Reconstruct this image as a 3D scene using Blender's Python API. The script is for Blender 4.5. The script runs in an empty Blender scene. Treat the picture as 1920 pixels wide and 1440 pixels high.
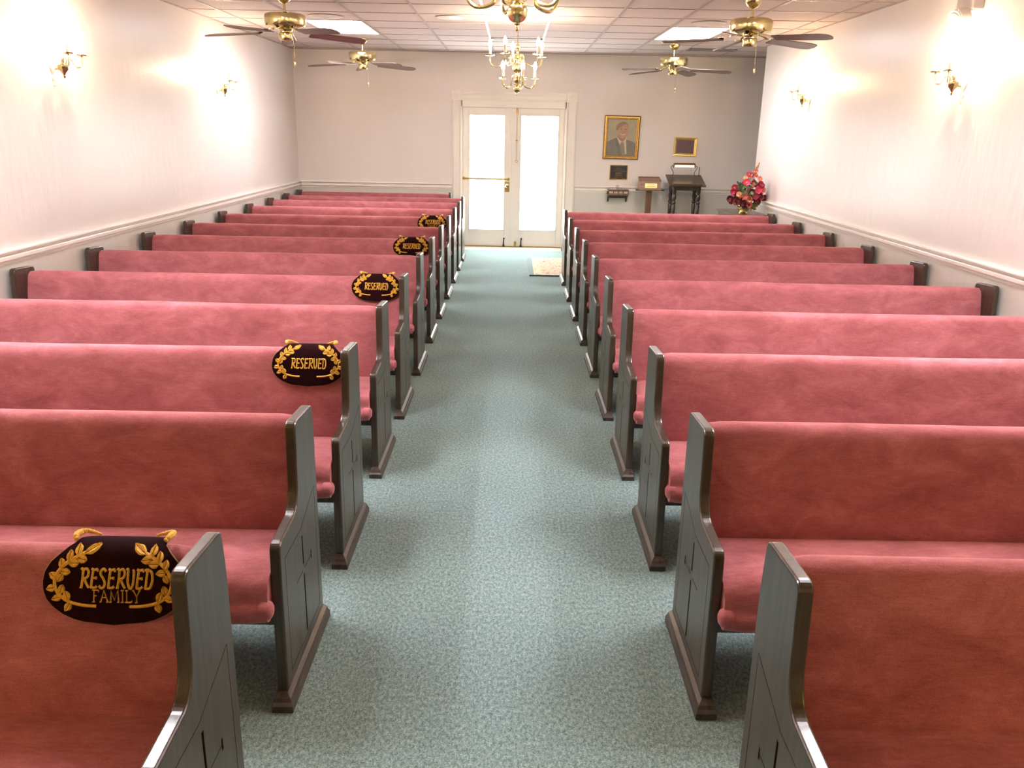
import bpy, bmesh, math, random
from mathutils import Vector, Matrix, noise
random.seed(7)
C = bpy.context.scene.collection
PI = math.pi

# ------------------------------------------------------------------ measures
XL, XR = -3.11, 3.06           # side walls
YB, YF = 12.5, -2.6            # back wall, wall behind the camera
ZC = 2.73                      # ceiling
YJ = 10.88                     # where the right wall ends and the alcove begins
XA = 4.3                       # alcove side wall
ROWS_L = [1.72, 2.63, 3.49, 4.40, 5.30, 6.24, 7.19, 8.11, 9.06, 10.00, 10.88, 11.66, 12.38]
ROWS_R = [1.72, 2.63, 3.52, 4.43, 5.34, 6.27, 7.20, 8.12, 9.05, 9.97]

# ------------------------------------------------------------------ materials
def nodes_of(name):
    m = bpy.data.materials.new(name); m.use_nodes = True
    nt = m.node_tree; b = nt.nodes['Principled BSDF']
    return m, nt, b
def N(nt, t, **kw):
    n = nt.nodes.new(t)
    for k, v in kw.items():
        if k in n.inputs.keys(): n.inputs[k].default_value = v
        else: setattr(n, k, v)
    return n
def coords(nt, scale=(1, 1, 1), kind='Object'):
    tc = N(nt, 'ShaderNodeTexCoord'); mp = N(nt, 'ShaderNodeMapping')
    mp.inputs['Scale'].default_value = scale
    nt.links.new(tc.outputs[kind], mp.inputs['Vector'])
    return mp.outputs['Vector']
def ramp(nt, fac, stops):
    r = N(nt, 'ShaderNodeValToRGB'); e = r.color_ramp.elements
    while len(e) > 1: e.remove(e[-1])
    e[0].position = stops[0][0]; e[0].color = (*stops[0][1], 1)
    for p, c in stops[1:]:
        x = e.new(p); x.color = (*c, 1)
    nt.links.new(fac, r.inputs['Fac'])
    return r.outputs['Color']
def noise_tex(nt, vec, scale, detail=3, rough=.5, dist=0):
    n = N(nt, 'ShaderNodeTexNoise'); n.inputs['Scale'].default_value = scale
    n.inputs['Detail'].default_value = detail; n.inputs['Roughness'].default_value = rough
    n.inputs['Distortion'].default_value = dist
    nt.links.new(vec, n.inputs['Vector']); return n.outputs['Fac']
def bump(nt, b, h, strength=.2, dist=.01):
    n = N(nt, 'ShaderNodeBump'); n.inputs['Strength'].default_value = strength
    n.inputs['Distance'].default_value = dist
    nt.links.new(h, n.inputs['Height']); nt.links.new(n.outputs['Normal'], b.inputs['Normal'])
def simple(name, col, rough=.5, metal=0, var=.12, scale=20, emis=None, es=0, bmp=0, stretch=(1, 1, 1), coat=0):
    m, nt, b = nodes_of(name)
    v = coords(nt, stretch); f = noise_tex(nt, v, scale)
    c0 = tuple(c * (1 - var) for c in col); c1 = tuple(min(1, c * (1 + var)) for c in col)
    nt.links.new(ramp(nt, f, [(.3, c0), (.7, c1)]), b.inputs['Base Color'])
    b.inputs['Roughness'].default_value = rough; b.inputs['Metallic'].default_value = metal
    if coat: b.inputs['Coat Weight'].default_value = coat; b.inputs['Coat Roughness'].default_value = .12
    if emis: b.inputs['Emission Color'].default_value = (*emis, 1); b.inputs['Emission Strength'].default_value = es
    if bmp: bump(nt, b, f, bmp, .003)
    return m

def velvet_mat():
    m, nt, b = nodes_of('rose_velvet')
    tc = N(nt, 'ShaderNodeNewGeometry')
    def mapped(s):
        mp = N(nt, 'ShaderNodeMapping'); mp.inputs['Scale'].default_value = s
        nt.links.new(tc.outputs['Position'], mp.inputs['Vector']); return mp.outputs['Vector']
    big = noise_tex(nt, mapped((1.6, 3, 3)), 3.2, 9, .68, .5)
    streak = noise_tex(nt, mapped((2.2, 10, 42)), 11, 4, .65)
    fine = noise_tex(nt, mapped((1, 1, 1)), 330, 2, .7)
    mx = N(nt, 'ShaderNodeMix'); mx.data_type = 'FLOAT'; mx.inputs[0].default_value = .3
    nt.links.new(big, mx.inputs[2]); nt.links.new(streak, mx.inputs[3])
    mx2 = N(nt, 'ShaderNodeMix'); mx2.data_type = 'FLOAT'; mx2.inputs[0].default_value = .28
    nt.links.new(mx.outputs[0], mx2.inputs[2]); nt.links.new(fine, mx2.inputs[3])
    col = ramp(nt, mx2.outputs[0], [(.30, VEL[0]), (.50, VEL[1]), (.70, VEL[2])])
    nt.links.new(col, b.inputs['Base Color'])
    b.inputs['Roughness'].default_value = .95
    b.inputs['Specular IOR Level'].default_value = .12
    b.inputs['Sheen Weight'].default_value = .55
    b.inputs['Sheen Roughness'].default_value = .38
    b.inputs['Sheen Tint'].default_value = (1, .62, .60, 1)
    bump(nt, b, mx2.outputs[0], .35, .004)
    return m
VEL = [(.19, .048, .050), (.39, .125, .142), (.60, .235, .265)]

def wood_mat(name, dark, light, rough=.28, axis='z', scale=1.0):
    m, nt, b = nodes_of(name)
    st = {'z': (26, 26, 2.2), 'x': (2.2, 26, 26), 'y': (26, 2.2, 26)}[axis]
    v = coords(nt, tuple(s * scale for s in st))
    f = noise_tex(nt, v, 1.6, 6, .65, .6)
    nt.links.new(ramp(nt, f, [(.3, dark), (.62, light)]), b.inputs['Base Color'])
    b.inputs['Roughness'].default_value = rough
    b.inputs['Coat Weight'].default_value = .35; b.inputs['Coat Roughness'].default_value = .18
    bump(nt, b, f, .08, .002)
    return m

def carpet_mat():
    m, nt, b = nodes_of('teal_carpet')
    v = coords(nt)
    a = noise_tex(nt, v, 210, 3, .7); big = noise_tex(nt, v, 1.1, 3, .5)
    f3 = noise_tex(nt, coords(nt, (1, .6, 1)), 95, 3, .7)
    mx = N(nt, 'ShaderNodeMix'); mx.data_type = 'FLOAT'; mx.inputs[0].default_value = .45
    nt.links.new(a, mx.inputs[2]); nt.links.new(f3, mx.inputs[3])
    col = ramp(nt, mx.outputs[0], [(.38, (.085, .15, .16)), (.50, (.22, .325, .325)), (.62, (.44, .54, .52))])
    hs = N(nt, 'ShaderNodeHueSaturation'); nt.links.new(col, hs.inputs['Color'])
    mr = N(nt, 'ShaderNodeMapRange'); mr.inputs['To Min'].default_value = .86; mr.inputs['To Max'].default_value = 1.14
    nt.links.new(big, mr.inputs['Value']); nt.links.new(mr.outputs[0], hs.inputs['Value'])
    nt.links.new(hs.outputs['Color'], b.inputs['Base Color'])
    b.inputs['Roughness'].default_value = .97; b.inputs['Specular IOR Level'].default_value = .1
    bump(nt, b, mx.outputs[0], .4, .005)
    return m

def wall_mat(name, up, low, split=.9):
    m, nt, b = nodes_of(name)
    g = N(nt, 'ShaderNodeNewGeometry'); sp = N(nt, 'ShaderNodeSeparateXYZ')
    nt.links.new(g.outputs['Position'], sp.inputs[0])
    gt = N(nt, 'ShaderNodeMath'); gt.operation = 'GREATER_THAN'; gt.inputs[1].default_value = split
    nt.links.new(sp.outputs['Z'], gt.inputs[0])
    mx = N(nt, 'ShaderNodeMix'); mx.data_type = 'RGBA'
    mx.inputs[6].default_value = (*low, 1); mx.inputs[7].default_value = (*up, 1)
    nt.links.new(gt.outputs[0], mx.inputs[0])
    v = coords(nt, (1, 1, .6)); f = noise_tex(nt, v, 2.2, 4, .55)
    hs = N(nt, 'ShaderNodeHueSaturation'); nt.links.new(mx.outputs[2], hs.inputs['Color'])
    mr = N(nt, 'ShaderNodeMapRange'); mr.inputs['To Min'].default_value = .95; mr.inputs['To Max'].default_value = 1.05
    nt.links.new(f, mr.inputs['Value']); nt.links.new(mr.outputs[0], hs.inputs['Value'])
    nt.links.new(hs.outputs['Color'], b.inputs['Base Color'])
    b.inputs['Roughness'].default_value = .36
    f2 = noise_tex(nt, coords(nt, (9, 9, 2.5)), 1.6, 3, .5)
    bump(nt, b, f2, .25, .01)
    return m

def rug_mat():
    m, nt, b = nodes_of('floral_rug')
    v = coords(nt, (1, 1, 1)); sp = N(nt, 'ShaderNodeSeparateXYZ'); nt.links.new(v, sp.inputs[0])
    f = noise_tex(nt, coords(nt, (5, 3.2, 1)), 2.6, 4, .6, 1.5)
    field = ramp(nt, f, [(.32, (.20, .08, .13)), (.43, (.46, .30, .25)), (.52, (.62, .52, .36)), (.62, (.42, .42, .25)), (.72, (.60, .42, .38))])
    f2 = noise_tex(nt, v, 42, 2, .5)
    bord = ramp(nt, f2, [(.4, (.42, .38, .22)), (.55, (.72, .65, .47))])
    ab = N(nt, 'ShaderNodeMath'); ab.operation = 'ABSOLUTE'; nt.links.new(sp.outputs['X'], ab.inputs[0])
    g1 = N(nt, 'ShaderNodeMath'); g1.operation = 'GREATER_THAN'; g1.inputs[1].default_value = .36
    nt.links.new(ab.outputs[0], g1.inputs[0])
    ab2 = N(nt, 'ShaderNodeMath'); ab2.operation = 'ABSOLUTE'; nt.links.new(sp.outputs['Y'], ab2.inputs[0])
    g2 = N(nt, 'ShaderNodeMath'); g2.operation = 'GREATER_THAN'; g2.inputs[1].default_value = .62
    nt.links.new(ab2.outputs[0], g2.inputs[0])
    mxm = N(nt, 'ShaderNodeMath'); mxm.operation = 'MAXIMUM'
    nt.links.new(g1.outputs[0], mxm.inputs[0]); nt.links.new(g2.outputs[0], mxm.inputs[1])
    mx = N(nt, 'ShaderNodeMix'); mx.data_type = 'RGBA'
    nt.links.new(mxm.outputs[0], mx.inputs[0]); nt.links.new(field, mx.inputs[6]); nt.links.new(bord, mx.inputs[7])
    nt.links.new(mx.outputs[2], b.inputs['Base Color'])
    b.inputs['Roughness'].default_value = .95
    return m

def emis_mat(name, col, s):
    m = bpy.data.materials.new(name); m.use_nodes = True; nt = m.node_tree
    nt.nodes.remove(nt.nodes['Principled BSDF'])
    e = N(nt, 'ShaderNodeEmission'); e.inputs[0].default_value = (*col, 1); e.inputs[1].default_value = s
    nt.links.new(e.outputs[0], nt.nodes['Material Output'].inputs[0]); return m
def glass_mat(name, tint=(1, 1, 1)):
    m = bpy.data.materials.new(name); m.use_nodes = True; nt = m.node_tree
    nt.nodes.remove(nt.nodes['Principled BSDF'])
    t = N(nt, 'ShaderNodeBsdfTransparent'); t.inputs[0].default_value = (*tint, 1)
    g = N(nt, 'ShaderNodeBsdfGlossy'); g.inputs['Roughness'].default_value = .03
    mx = N(nt, 'ShaderNodeMixShader'); mx.inputs[0].default_value = .06
    nt.links.new(t.outputs[0], mx.inputs[1]); nt.links.new(g.outputs[0], mx.inputs[2])
    nt.links.new(mx.outputs[0], nt.nodes['Material Output'].inputs[0]); return m

M = {}
M['velvet'] = velvet_mat()
M['wood'] = wood_mat('espresso_wood', (.020, .014, .009), (.060, .042, .027), .36)
M['wood_edge'] = wood_mat('espresso_wood_plinth', (.018, .012, .009), (.055, .038, .024), .5, 'y')
M['carpet'] = carpet_mat()
UP, LOW = (.745, .705, .675), (.65, .635, .585)
M['wall'] = wall_mat('painted_wall', UP, LOW)
M['trim'] = simple('white_trim_paint', (.87, .84, .79), .3, var=.03, scale=3)
M['door'] = simple('door_paint', (.82, .785, .72), .35, var=.03, scale=3)
M['tile'] = simple('ceiling_tile', (.60, .515, .495), .85, var=.06, scale=60, bmp=.15)
M['tbar'] = simple('ceiling_grid_metal', (.40, .335, .32), .45, var=.05)
M['brass'] = simple('polished_brass', (.76, .66, .34), .18, 1, var=.06, scale=8)
M['brass_dk'] = simple('aged_brass', (.42, .30, .12), .35, 1, var=.15)
M['blade'] = wood_mat('fan_blade_wood', (.085, .055, .045), (.16, .11, .09), .4, 'x', .4)
M['candle'] = simple('ivory_candle_sleeve', (.85, .80, .70), .5, var=.02)
WARM = (1.0, .76, .53)
M['bulb_c'] = emis_mat('chandelier_flame_bulb', WARM, 165)
M['bulb_s'] = emis_mat('sconce_flame_bulb', WARM, 850)
M['panel'] = emis_mat('fluorescent_diffuser', (1, .945, .985), 24)
M['panel_near'] = emis_mat('fluorescent_diffuser_near', (1, .945, .985), 58)
M['bulb_warm'] = emis_mat('sconce_flame_bulb_warm', (1.0, .62, .30), 620)
M['glass'] = glass_mat('door_glass')
M['white_metal'] = simple('white_enamel', (.74, .69, .66), .35, var=.03)
M['white_plaster'] = simple('white_sconce_plate', (.80, .76, .72), .4, var=.03)
M['dark'] = simple('dark_vent_interior', (.05, .045, .045), .8)
M['ventgrey'] = simple('grey_grille', (.22, .20, .20), .5, var=.05)
M['maroon'] = simple('dark_maroon_velvet', (.014, .0016, .0035), .95, var=.3, scale=60)
M['maroon'].node_tree.nodes['Principled BSDF'].inputs['Specular IOR Level'].default_value = .1
M['gold_thread'] = simple('gold_embroidery', (.72, .42, .05), .6, var=.25, scale=300, bmp=.4)
M['piping'] = simple('tan_piping', (.30, .19, .08), .8, var=.2, scale=200)
M['gold'] = simple('gilt_frame', (.72, .47, .14), .3, .85, var=.2, scale=40)
M['gold_dk'] = simple('antique_gilt', (.30, .15, .045), .4, .6, var=.3, scale=50)
M['gold_bright'] = simple('bright_gilt_frame', (.85, .66, .22), .28, .8, var=.1, scale=40)
M['mauve'] = simple('mauve_picture_mat', (.16, .095, .10), .6, var=.06, scale=6)
M['plaque'] = simple('bronze_plaque_field', (.030, .028, .024), .4, .3, var=.2)
M['walnut'] = wood_mat('brown_wood', (.085, .042, .020), (.20, .105, .052), .4)
M['walnut_lt'] = wood_mat('light_brown_wood', (.16, .085, .05), (.30, .175, .105), .5, 'x')
M['stand'] = wood_mat('black_brown_wood', (.018, .013, .009), (.05, .038, .026), .3)
M['label'] = simple('brass_label_plate', (.75, .58, .25), .35, .5, var=.05)
M['card'] = simple('card_paper', (.75, .72, .66), .7, var=.05)
M['black'] = simple('black_iron', (.02, .018, .016), .4, .4, var=.1)
M['paper_shade'] = simple('lamp_brass_shade', (.25, .13, .05), .3, .7, var=.2)
M['lamptube'] = emis_mat('lit_lamp_tube', (1, .8, .5), 1.6)
M['rug'] = rug_mat()
M['rug_edge'] = simple('rug_teal_edge', (.17, .26, .28), .95, var=.15, scale=90)
M['rug_dark'] = simple('rug_binding', (.03, .035, .05), .9)
M['console'] = wood_mat('console_wood', (.10, .065, .045), (.20, .14, .105), .35, 'y')
M['crystal'] = glass_mat('clear_plastic', (.93, .95, .97))

# ------------------------------------------------------------------ mesh helpers
def obj(name, bm, mat, parent=None, smooth=False, loc=None, bevel=0, bseg=2, autosmooth=True):
    bmesh.ops.recalc_face_normals(bm, faces=bm.faces)
    me = bpy.data.meshes.new(name); bm.to_mesh(me); bm.free()
    for m_ in (mat if isinstance(mat, (list, tuple)) else [mat]): me.materials.append(m_)
    o = bpy.data.objects.new(name, me); C.objects.link(o)
    if parent: o.parent = parent
    if loc: o.location = loc
    if smooth:
        for p in me.polygons: p.use_smooth = True
        try: me.set_sharp_from_angle(angle=math.radians(40))
        except Exception: pass
    if bevel:
        b = o.modifiers.new('bevel', 'BEVEL'); b.width = bevel; b.segments = bseg; b.limit_method = 'ANGLE'
        b.angle_limit = math.radians(35)
    return o
def tag(o, label=None, cat=None, group=None, kind=None):
    if label: o['label'] = label
    if cat: o['category'] = cat
    if group: o['group'] = group
    if kind: o['kind'] = kind
    return o
def thing(name, label, cat, loc=(0, 0, 0), rot=(0, 0, 0), group=None):
    o = bpy.data.objects.new(name, None); C.objects.link(o)
    o.location = loc; o.rotation_euler = rot; o.empty_display_size = .1
    return tag(o, label, cat, group)
def struct(name, bm, mat, **kw):
    o = obj(name, bm, mat, **kw); o['kind'] = 'structure'; return o
def add_box(bm, x0, x1, y0, y1, z0, z1, mi=0):
    vs = [bm.verts.new(p) for p in ((x0, y0, z0), (x1, y0, z0), (x1, y1, z0), (x0, y1, z0), (x0, y0, z1), (x1, y0, z1), (x1, y1, z1), (x0, y1, z1))]
    for f in ((0, 3, 2, 1), (4, 5, 6, 7), (0, 1, 5, 4), (1, 2, 6, 5), (2, 3, 7, 6), (3, 0, 4, 7)):
        bm.faces.new([vs[i] for i in f]).material_index = mi
def box(*a):
    bm = bmesh.new(); add_box(bm, *a); return bm
def add_prism(bm, pts, a0, a1, axis='x', mi=0):
    """polygon pts (two coordinates) extruded along axis between a0 and a1"""
    def P(a, p):
        return {'x': (a, p[0], p[1]), 'y': (p[0], a, p[1]), 'z': (p[0], p[1], a)}[axis]
    A = [bm.verts.new(P(a0, p)) for p in pts]; B = [bm.verts.new(P(a1, p)) for p in pts]
    n = len(pts)
    bm.faces.new(A[::-1]).material_index = mi; bm.faces.new(B).material_index = mi
    for i in range(n):
        bm.faces.new((A[i], A[(i + 1) % n], B[(i + 1) % n], B[i])).material_index = mi
def add_lathe(bm, prof, seg=20, c=(0, 0, 0), axis='z', mi=0):
    """prof: (radius, height) pairs"""
    def P(r, h, t):
        x, y = r * math.cos(t), r * math.sin(t)
        if axis == 'z': q = (x, y, h)
        elif axis == 'x': q = (h, x, y)
        else: q = (x, h, y)
        return Vector(q) + Vector(c)
    rings = []
    for r, h in prof:
        if r < 1e-6: rings.append([bm.verts.new(P(0, h, 0))])
        else: rings.append([bm.verts.new(P(r, h, 2 * PI * i / seg)) for i in range(seg)])
    for a, b in zip(rings, rings[1:]):
        for i in range(seg):
            j = (i + 1) % seg
            if len(a) == 1 and len(b) == 1: continue
            if len(a) == 1: f = bm.faces.new((a[0], b[i], b[j]))
            elif len(b) == 1: f = bm.faces.new((a[i], b[0], a[j]))
            else: f = bm.faces.new((a[i], b[i], b[j], a[j]))
            f.material_index = mi
    if len(rings[0]) > 1: bm.faces.new(rings[0][::-1]).material_index = mi
    if len(rings[-1]) > 1: bm.faces.new(rings[-1]).material_index = mi
def add_tube(bm, pts, r, seg=8, mi=0):
    pts = [Vector(p) for p in pts]; n = len(pts)
    rad = r if isinstance(r, (list, tuple)) else [r] * n
    up = None; rings = []
    for i, p in enumerate(pts):
        d = (pts[min(i + 1, n - 1)] - pts[max(i - 1, 0)])
        if d.length < 1e-9: d = Vector((0, 0, 1))
        d.normalize()
        if up is None:
            up = Vector((0, 0, 1)) if abs(d.z) < .9 else Vector((1, 0, 0))
        s = d.cross(up); 
        if s.length < 1e-6: s = d.cross(Vector((0, 1, 0)))
        s.normalize(); up = s.cross(d).normalized()
        rings.append([bm.verts.new(p + (s * math.cos(2 * PI * k / seg) + up * math.sin(2 * PI * k / seg)) * rad[i]) for k in range(seg)])
    for a, b in zip(rings, rings[1:]):
        for k in range(seg):
            bm.faces.new((a[k], a[(k + 1) % seg], b[(k + 1) % seg], b[k])).material_index = mi
    bm.faces.new(rings[0][::-1]).material_index = mi; bm.faces.new(rings[-1]).material_index = mi
def lathe(prof, **k):
    bm = bmesh.new(); add_lathe(bm, prof, **k); return bm
def tube(pts, r, **k):
    bm = bmesh.new(); add_tube(bm, pts, r, **k); return bm
def smooth_path(pts, sub=4):
    pts = [Vector(p) for p in pts]; out = []
    for i in range(len(pts) - 1):
        p0, p1, p2, p3 = pts[max(i - 1, 0)], pts[i], pts[i + 1], pts[min(i + 2, len(pts) - 1)]
        for k in range(sub):
            t = k / sub
            out.append(.5 * ((2 * p1) + (p2 - p0) * t + (2 * p0 - 5 * p1 + 4 * p2 - p3) * t * t + (3 * p1 - p0 - 3 * p2 + p3) * t ** 3))
    out.append(pts[-1]); return out
def copy_tree(root, parent=None):
    r = root.copy(); C.objects.link(r)
    if parent: r.parent = parent
    for ch in list(root.children): copy_tree(ch, r)
    return r

# ------------------------------------------------------------------ room shell
struct('floor', box(XL - .1, XA + .1, YF - .1, YB + .1, -.12, 0), M['carpet'])
struct('wall_left', box(XL - .12, XL, YF, YB, 0, ZC), M['wall'])
struct('wall_right', box(XR, XR + .12, YF, YJ, 0, ZC), M['wall'])
struct('wall_alcove', box(XA, XA + .12, YJ - .4, YB, 0, ZC), M['wall'])
struct('wall_return', box(XR + .12, XA + .12, YJ - .4, YJ - .3, 0, ZC), M['wall'])
struct('wall_front', box(XL - .12, XR + .12, YF - .12, YF, 0, ZC), M['wall'])
DX0, DX1, DZ = -.75, .75, 2.085
bm = bmesh.new()
add_box(bm, XL - .12, DX0, YB, YB + .14, 0, ZC); add_box(bm, DX1, XA + .12, YB, YB + .14, 0, ZC); add_box(bm, DX0, DX1, YB, YB + .14, DZ, ZC)
struct('wall_back', bm, M['wall'])

# ceiling with its lay-in grid; the light openings are left free
GX0, G = .0175 - .3125, .625
GY0 = 7.89 - .625 * 16
cols = [GX0 + G * k for k in range(-6, 9)]
rows = [GY0 + G * k for k in range(-1, 26)]
panels = [(-2.17, 9.14), (1.58, 9.14), (-2.17, 2.89), (1.58, 2.89)]
bm = bmesh.new()
def in_panel(x, y):
    return any(px - .01 < x < px + G + .01 and py - .01 < y < py + 2 * G + .01 for px, py in panels)
xs = [XL - .12] + [c for c in cols if XL < c < XA] + [XA + .12]
ys = [YF - .12] + [r for r in rows if YF < r < YB] + [YB + .14]
for i in range(len(xs) - 1):
    for j in range(len(ys) - 1):
        mx_, my_ = (xs[i] + xs[i + 1]) / 2, (ys[j] + ys[j + 1]) / 2
        if in_panel(mx_, my_): continue
        add_box(bm, xs[i], xs[i + 1], ys[j], ys[j + 1], ZC, ZC + .05)
struct('ceiling', bm, M['tile'])
bm = bmesh.new()
for c in cols:
    if XL < c < XA: add_box(bm, c - .013, c + .013, YF, YB, ZC - .006, ZC + .002)
for r in rows:
    if YF < r < YB: add_box(bm, XL, XA, r - .009, r + .009, ZC - .0045, ZC + .002)
struct('trim_1', bm, M['tbar'])
bm = bmesh.new()     # wall angle round the ceiling
add_box(bm, XL, XL + .022, YF, YB, ZC - .008, ZC); add_box(bm, XR - .022, XR, YF, YJ, ZC - .008, ZC); add_box(bm, XL, XA, YB - .022, YB, ZC - .008, ZC)
struct('trim_2', bm, M['tbar'])

# chair rail (moulded) and baseboards
RT = .925
rail = [(0, RT - .078), (.008, RT - .078), (.010, RT - .070), (.004, RT - .066), (.004, RT - .060), (.022, RT - .056), (.026, RT - .050), (.026, RT - .030), (.022, RT - .025), (.003, RT - .022), (.003, RT - .013), (.030, RT - .008), (.038, RT - .002), (.038, RT + .006), (.032, RT + .010), (0, RT + .010)]
bm = bmesh.new(); add_prism(bm, [(XL + d, z) for d, z in rail], YF, YB, 'y'); struct('trim_3', bm, M['trim'])
bm = bmesh.new(); add_prism(bm, [(XR - d, z) for d, z in rail], YF, YJ, 'y'); struct('trim_4', bm, M['trim'])
bm = bmesh.new(); add_prism(bm, [(YB - d, z) for d, z in rail], XL + .03, -.885, 'x'); add_prism(bm, [(YB - d, z) for d, z in rail], .905, XA, 'x'); struct('trim_5', bm, M['trim'])
base = lambda s: [(0, 0), (s * .015, 0), (s * .015, .085), (s * .008, .10), (0, .10)]
bm = bmesh.new(); add_prism(bm, [(XL + d, z) for d, z in base(1)], YF, YB, 'y'); struct('baseboard_left', bm, M['trim'])
bm = bmesh.new(); add_prism(bm, [(XR + d, z) for d, z in base(-1)], YF, YJ, 'y'); struct('baseboard_right', bm, M['trim'])
bm = bmesh.new(); add_prism(bm, [(YB + d, z) for d, z in base(-1)], XL + .02, -.885, 'x'); add_prism(bm, [(YB + d, z) for d, z in base(-1)], .905, XA, 'x'); struct('baseboard_back', bm, M['trim'])

# ------------------------------------------------------------------ double door
# casing with corner blocks
bm = bmesh.new()
def casing_profile(w): return [(0, 0), (w, 0), (w, -.016), (w - .02, -.024), (w - .05, -.018), (.03, -.018), (.012, -.03), (0, -.03)]
add_prism(bm, [(DX0 - x, YB + y) for x, y in casing_profile(.125)], 0, DZ, 'z')
add_prism(bm, [(DX1 + x, YB + y) for x, y in casing_profile(.145)], 0, DZ, 'z')
add_prism(bm, [(YB + y, DZ + x) for x, y in casing_profile(.12)], DX0, DX1, 'x')
add_box(bm, DX0 - .135, DX0, YB - .035, YB, DZ, DZ + .135); add_box(bm, DX1, DX1 + .15, YB - .035, YB, DZ, DZ + .135)
for cx in (DX0 - .0675, DX1 + .075):
    add_lathe(bm, [(.05, 0), (.05, -.006), (.036, -.008), (.03, -.003), (.016, -.003), (.014, -.008), (0, -.009)], 24, (cx, YB - .035, DZ + .0675), 'y')
# jambs and head inside the opening
add_box(bm, DX0, DX0 + .016, YB, YB + .14, 0, DZ); add_box(bm, DX1 - .016, DX1, YB, YB + .14, 0, DZ); add_box(bm, DX0, DX1, YB, YB + .14, DZ - .087, DZ)
add_box(bm, DX0, DX0 + .03, YB + .075, YB + .10, 0, DZ); add_box(bm, DX1 - .03, DX1, YB + .075, YB + .10, 0, DZ); add_box(bm, DX0, DX1, YB + .070, YB + .10, 1.955, DZ)
struct('trim_6', bm, M['door'], bevel=.002)
bm = bmesh.new(); add_prism(bm, [(YB - .17, 0), (YB - .15, .014), (YB - .02, .024), (YB + .14, .024), (YB + .14, 0)], DX0 + .016, DX1 - .016, 'x')
struct('trim_7', bm, simple('pale_threshold', (.72, .66, .55), .35, var=.04))
bm = bmesh.new(); add_box(bm, DX0 + .016, DX1 - .016, YB + .01, YB + .09, .024, .0355); struct('trim_8', bm, M['brass_dk'])

ZT, ZB = 1.995, .036
def leaf(name, x0, x1, gx0, gx1):
    y0, y1 = YB + .025, YB + .068
    gz0, gz1 = .266, 1.905
    bm = bmesh.new()
    add_box(bm, x0, gx0, y0, y1, ZB, ZT); add_box(bm, gx1, x1, y0, y1, ZB, ZT)
    add_box(bm, gx0, gx1, y0, y1, ZB, gz0); add_box(bm, gx0, gx1, y0, y1, gz1, ZT)
    d = struct(name, bm, M['door'], bevel=.002)
    bm = bmesh.new(); b = .014
    for a in ((gx0, gx0 + b, gz0, gz1), (gx1 - b, gx1, gz0, gz1), (gx0, gx1, gz0, gz0 + b), (gx0, gx1, gz1 - b, gz1)):
        add_box(bm, a[0], a[1], y0 - .006, y0 + .008, a[2], a[3])
    obj('glazing_bead', bm, M['door'], d, bevel=.002)
    obj('glass_pane', box(gx0 + .002, gx1 - .002, y0 + .018, y0 + .022, gz0 + .002, gz1 - .002), M['glass'], d)
    return d, y0
dl, y0 = leaf('door_1', -.732, -.042, -.642, -.115)
dr, _ = leaf('door_2', -.038, .732, .10, .655)
obj('astragal', box(-.044, -.022, y0 - .012, y0, ZB, ZT), M['door'], dr, bevel=.002)
# push bar
bm = bmesh.new(); add_tube(bm, [(-.715, y0 - .055, 1.012), (-.06, y0 - .055, 1.008)], .0135, 12)
add_tube(bm, [(-.715, y0, 1.012), (-.715, y0 - .06, 1.012)], .012, 10); add_tube(bm, [(-.06, y0, 1.008), (-.06, y0 - .06, 1.008)], .012, 10)
add_lathe(bm, [(.021, 0), (.019, -.008), (0, -.009)], 16, (-.715, y0, 1.012), 'y'); add_lathe(bm, [(.021, 0), (.019, -.008), (0, -.009)], 16, (-.06, y0, 1.008), 'y')
obj('push_bar', bm, M['brass_dk'], dl, smooth=True)
esc = obj('escutcheon', box(-.112, -.045, y0 - .006, y0, .825, .968), M['brass_dk'], dl, bevel=.003)
bm = bmesh.new(); add_lathe(bm, [(.012, 0), (.011, -.03), (.013, -.034), (.026, -.042), (.03, -.052), (.024, -.064), (0, -.068)], 20, (-.075, y0 - .006, .915), 'y')
add_tube(bm, [(-.075, y0 - .045, .915), (-.10, y0 - .05, .905), (-.125, y0 - .045, .895)], [.009, .008, .006], 8)
obj('door_handle', bm, M['brass'], esc, smooth=True)
# surface bolt with its chain at the top, foot bolts below
bm = bmesh.new(); add_box(bm, .040, .066, y0 - .012, y0, 1.92, 2.02); add_tube(bm, [(.053, y0 - .016, 1.90), (.053, y0 - .016, 2.028)], .007, 8)
obj('top_bolt', bm, M['brass_dk'], dr, smooth=True)
bm = bmesh.new()
k = 0; z = 1.905
while z > 1.285:
    a = (k % 2) * PI / 2
    pts = [(.050 + .004 * math.cos(t) * math.cos(a), y0 - .012 + .004 * math.cos(t) * math.sin(a), z - .008 + .009 * math.sin(t)) for t in [2 * PI * i / 8 for i in range(9)]]
    add_tube(bm, pts, .0014, 4); z -= .0135; k += 1
add_lathe(bm, [(0, -.012), (.016, -.010), (.016, .0), (0, .004)], 10, (.050, y0 - .014, 1.555))
add_tube(bm, [(.050 + .017 * math.sin(t), y0 - .012, 1.262 + .017 * math.cos(t)) for t in [2 * PI * i / 16 for i in range(17)]], .003, 6)
obj('pull_chain', bm, M['brass_dk'], dr)
for x, par in ((-.12, dl), (.137, dr)):
    bm = bmesh.new(); add_tube(bm, [(x + .006, y0 - .012, .148), (x, y0 - .014, .10), (x, y0 - .016, .06)], [.006, .008, .009], 8)
    add_lathe(bm, [(0, .03), (.020, .034), (.016, .05), (.009, .062), (0, .062)], 10, (x, y0 - .017, 0))
    add_lathe(bm, [(.008, .14), (.013, .146), (.012, .156), (0, .16)], 10, (x + .006, y0 - .010, 0))
    obj('foot_bolt', bm, M['black'], par, smooth=True)
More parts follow.
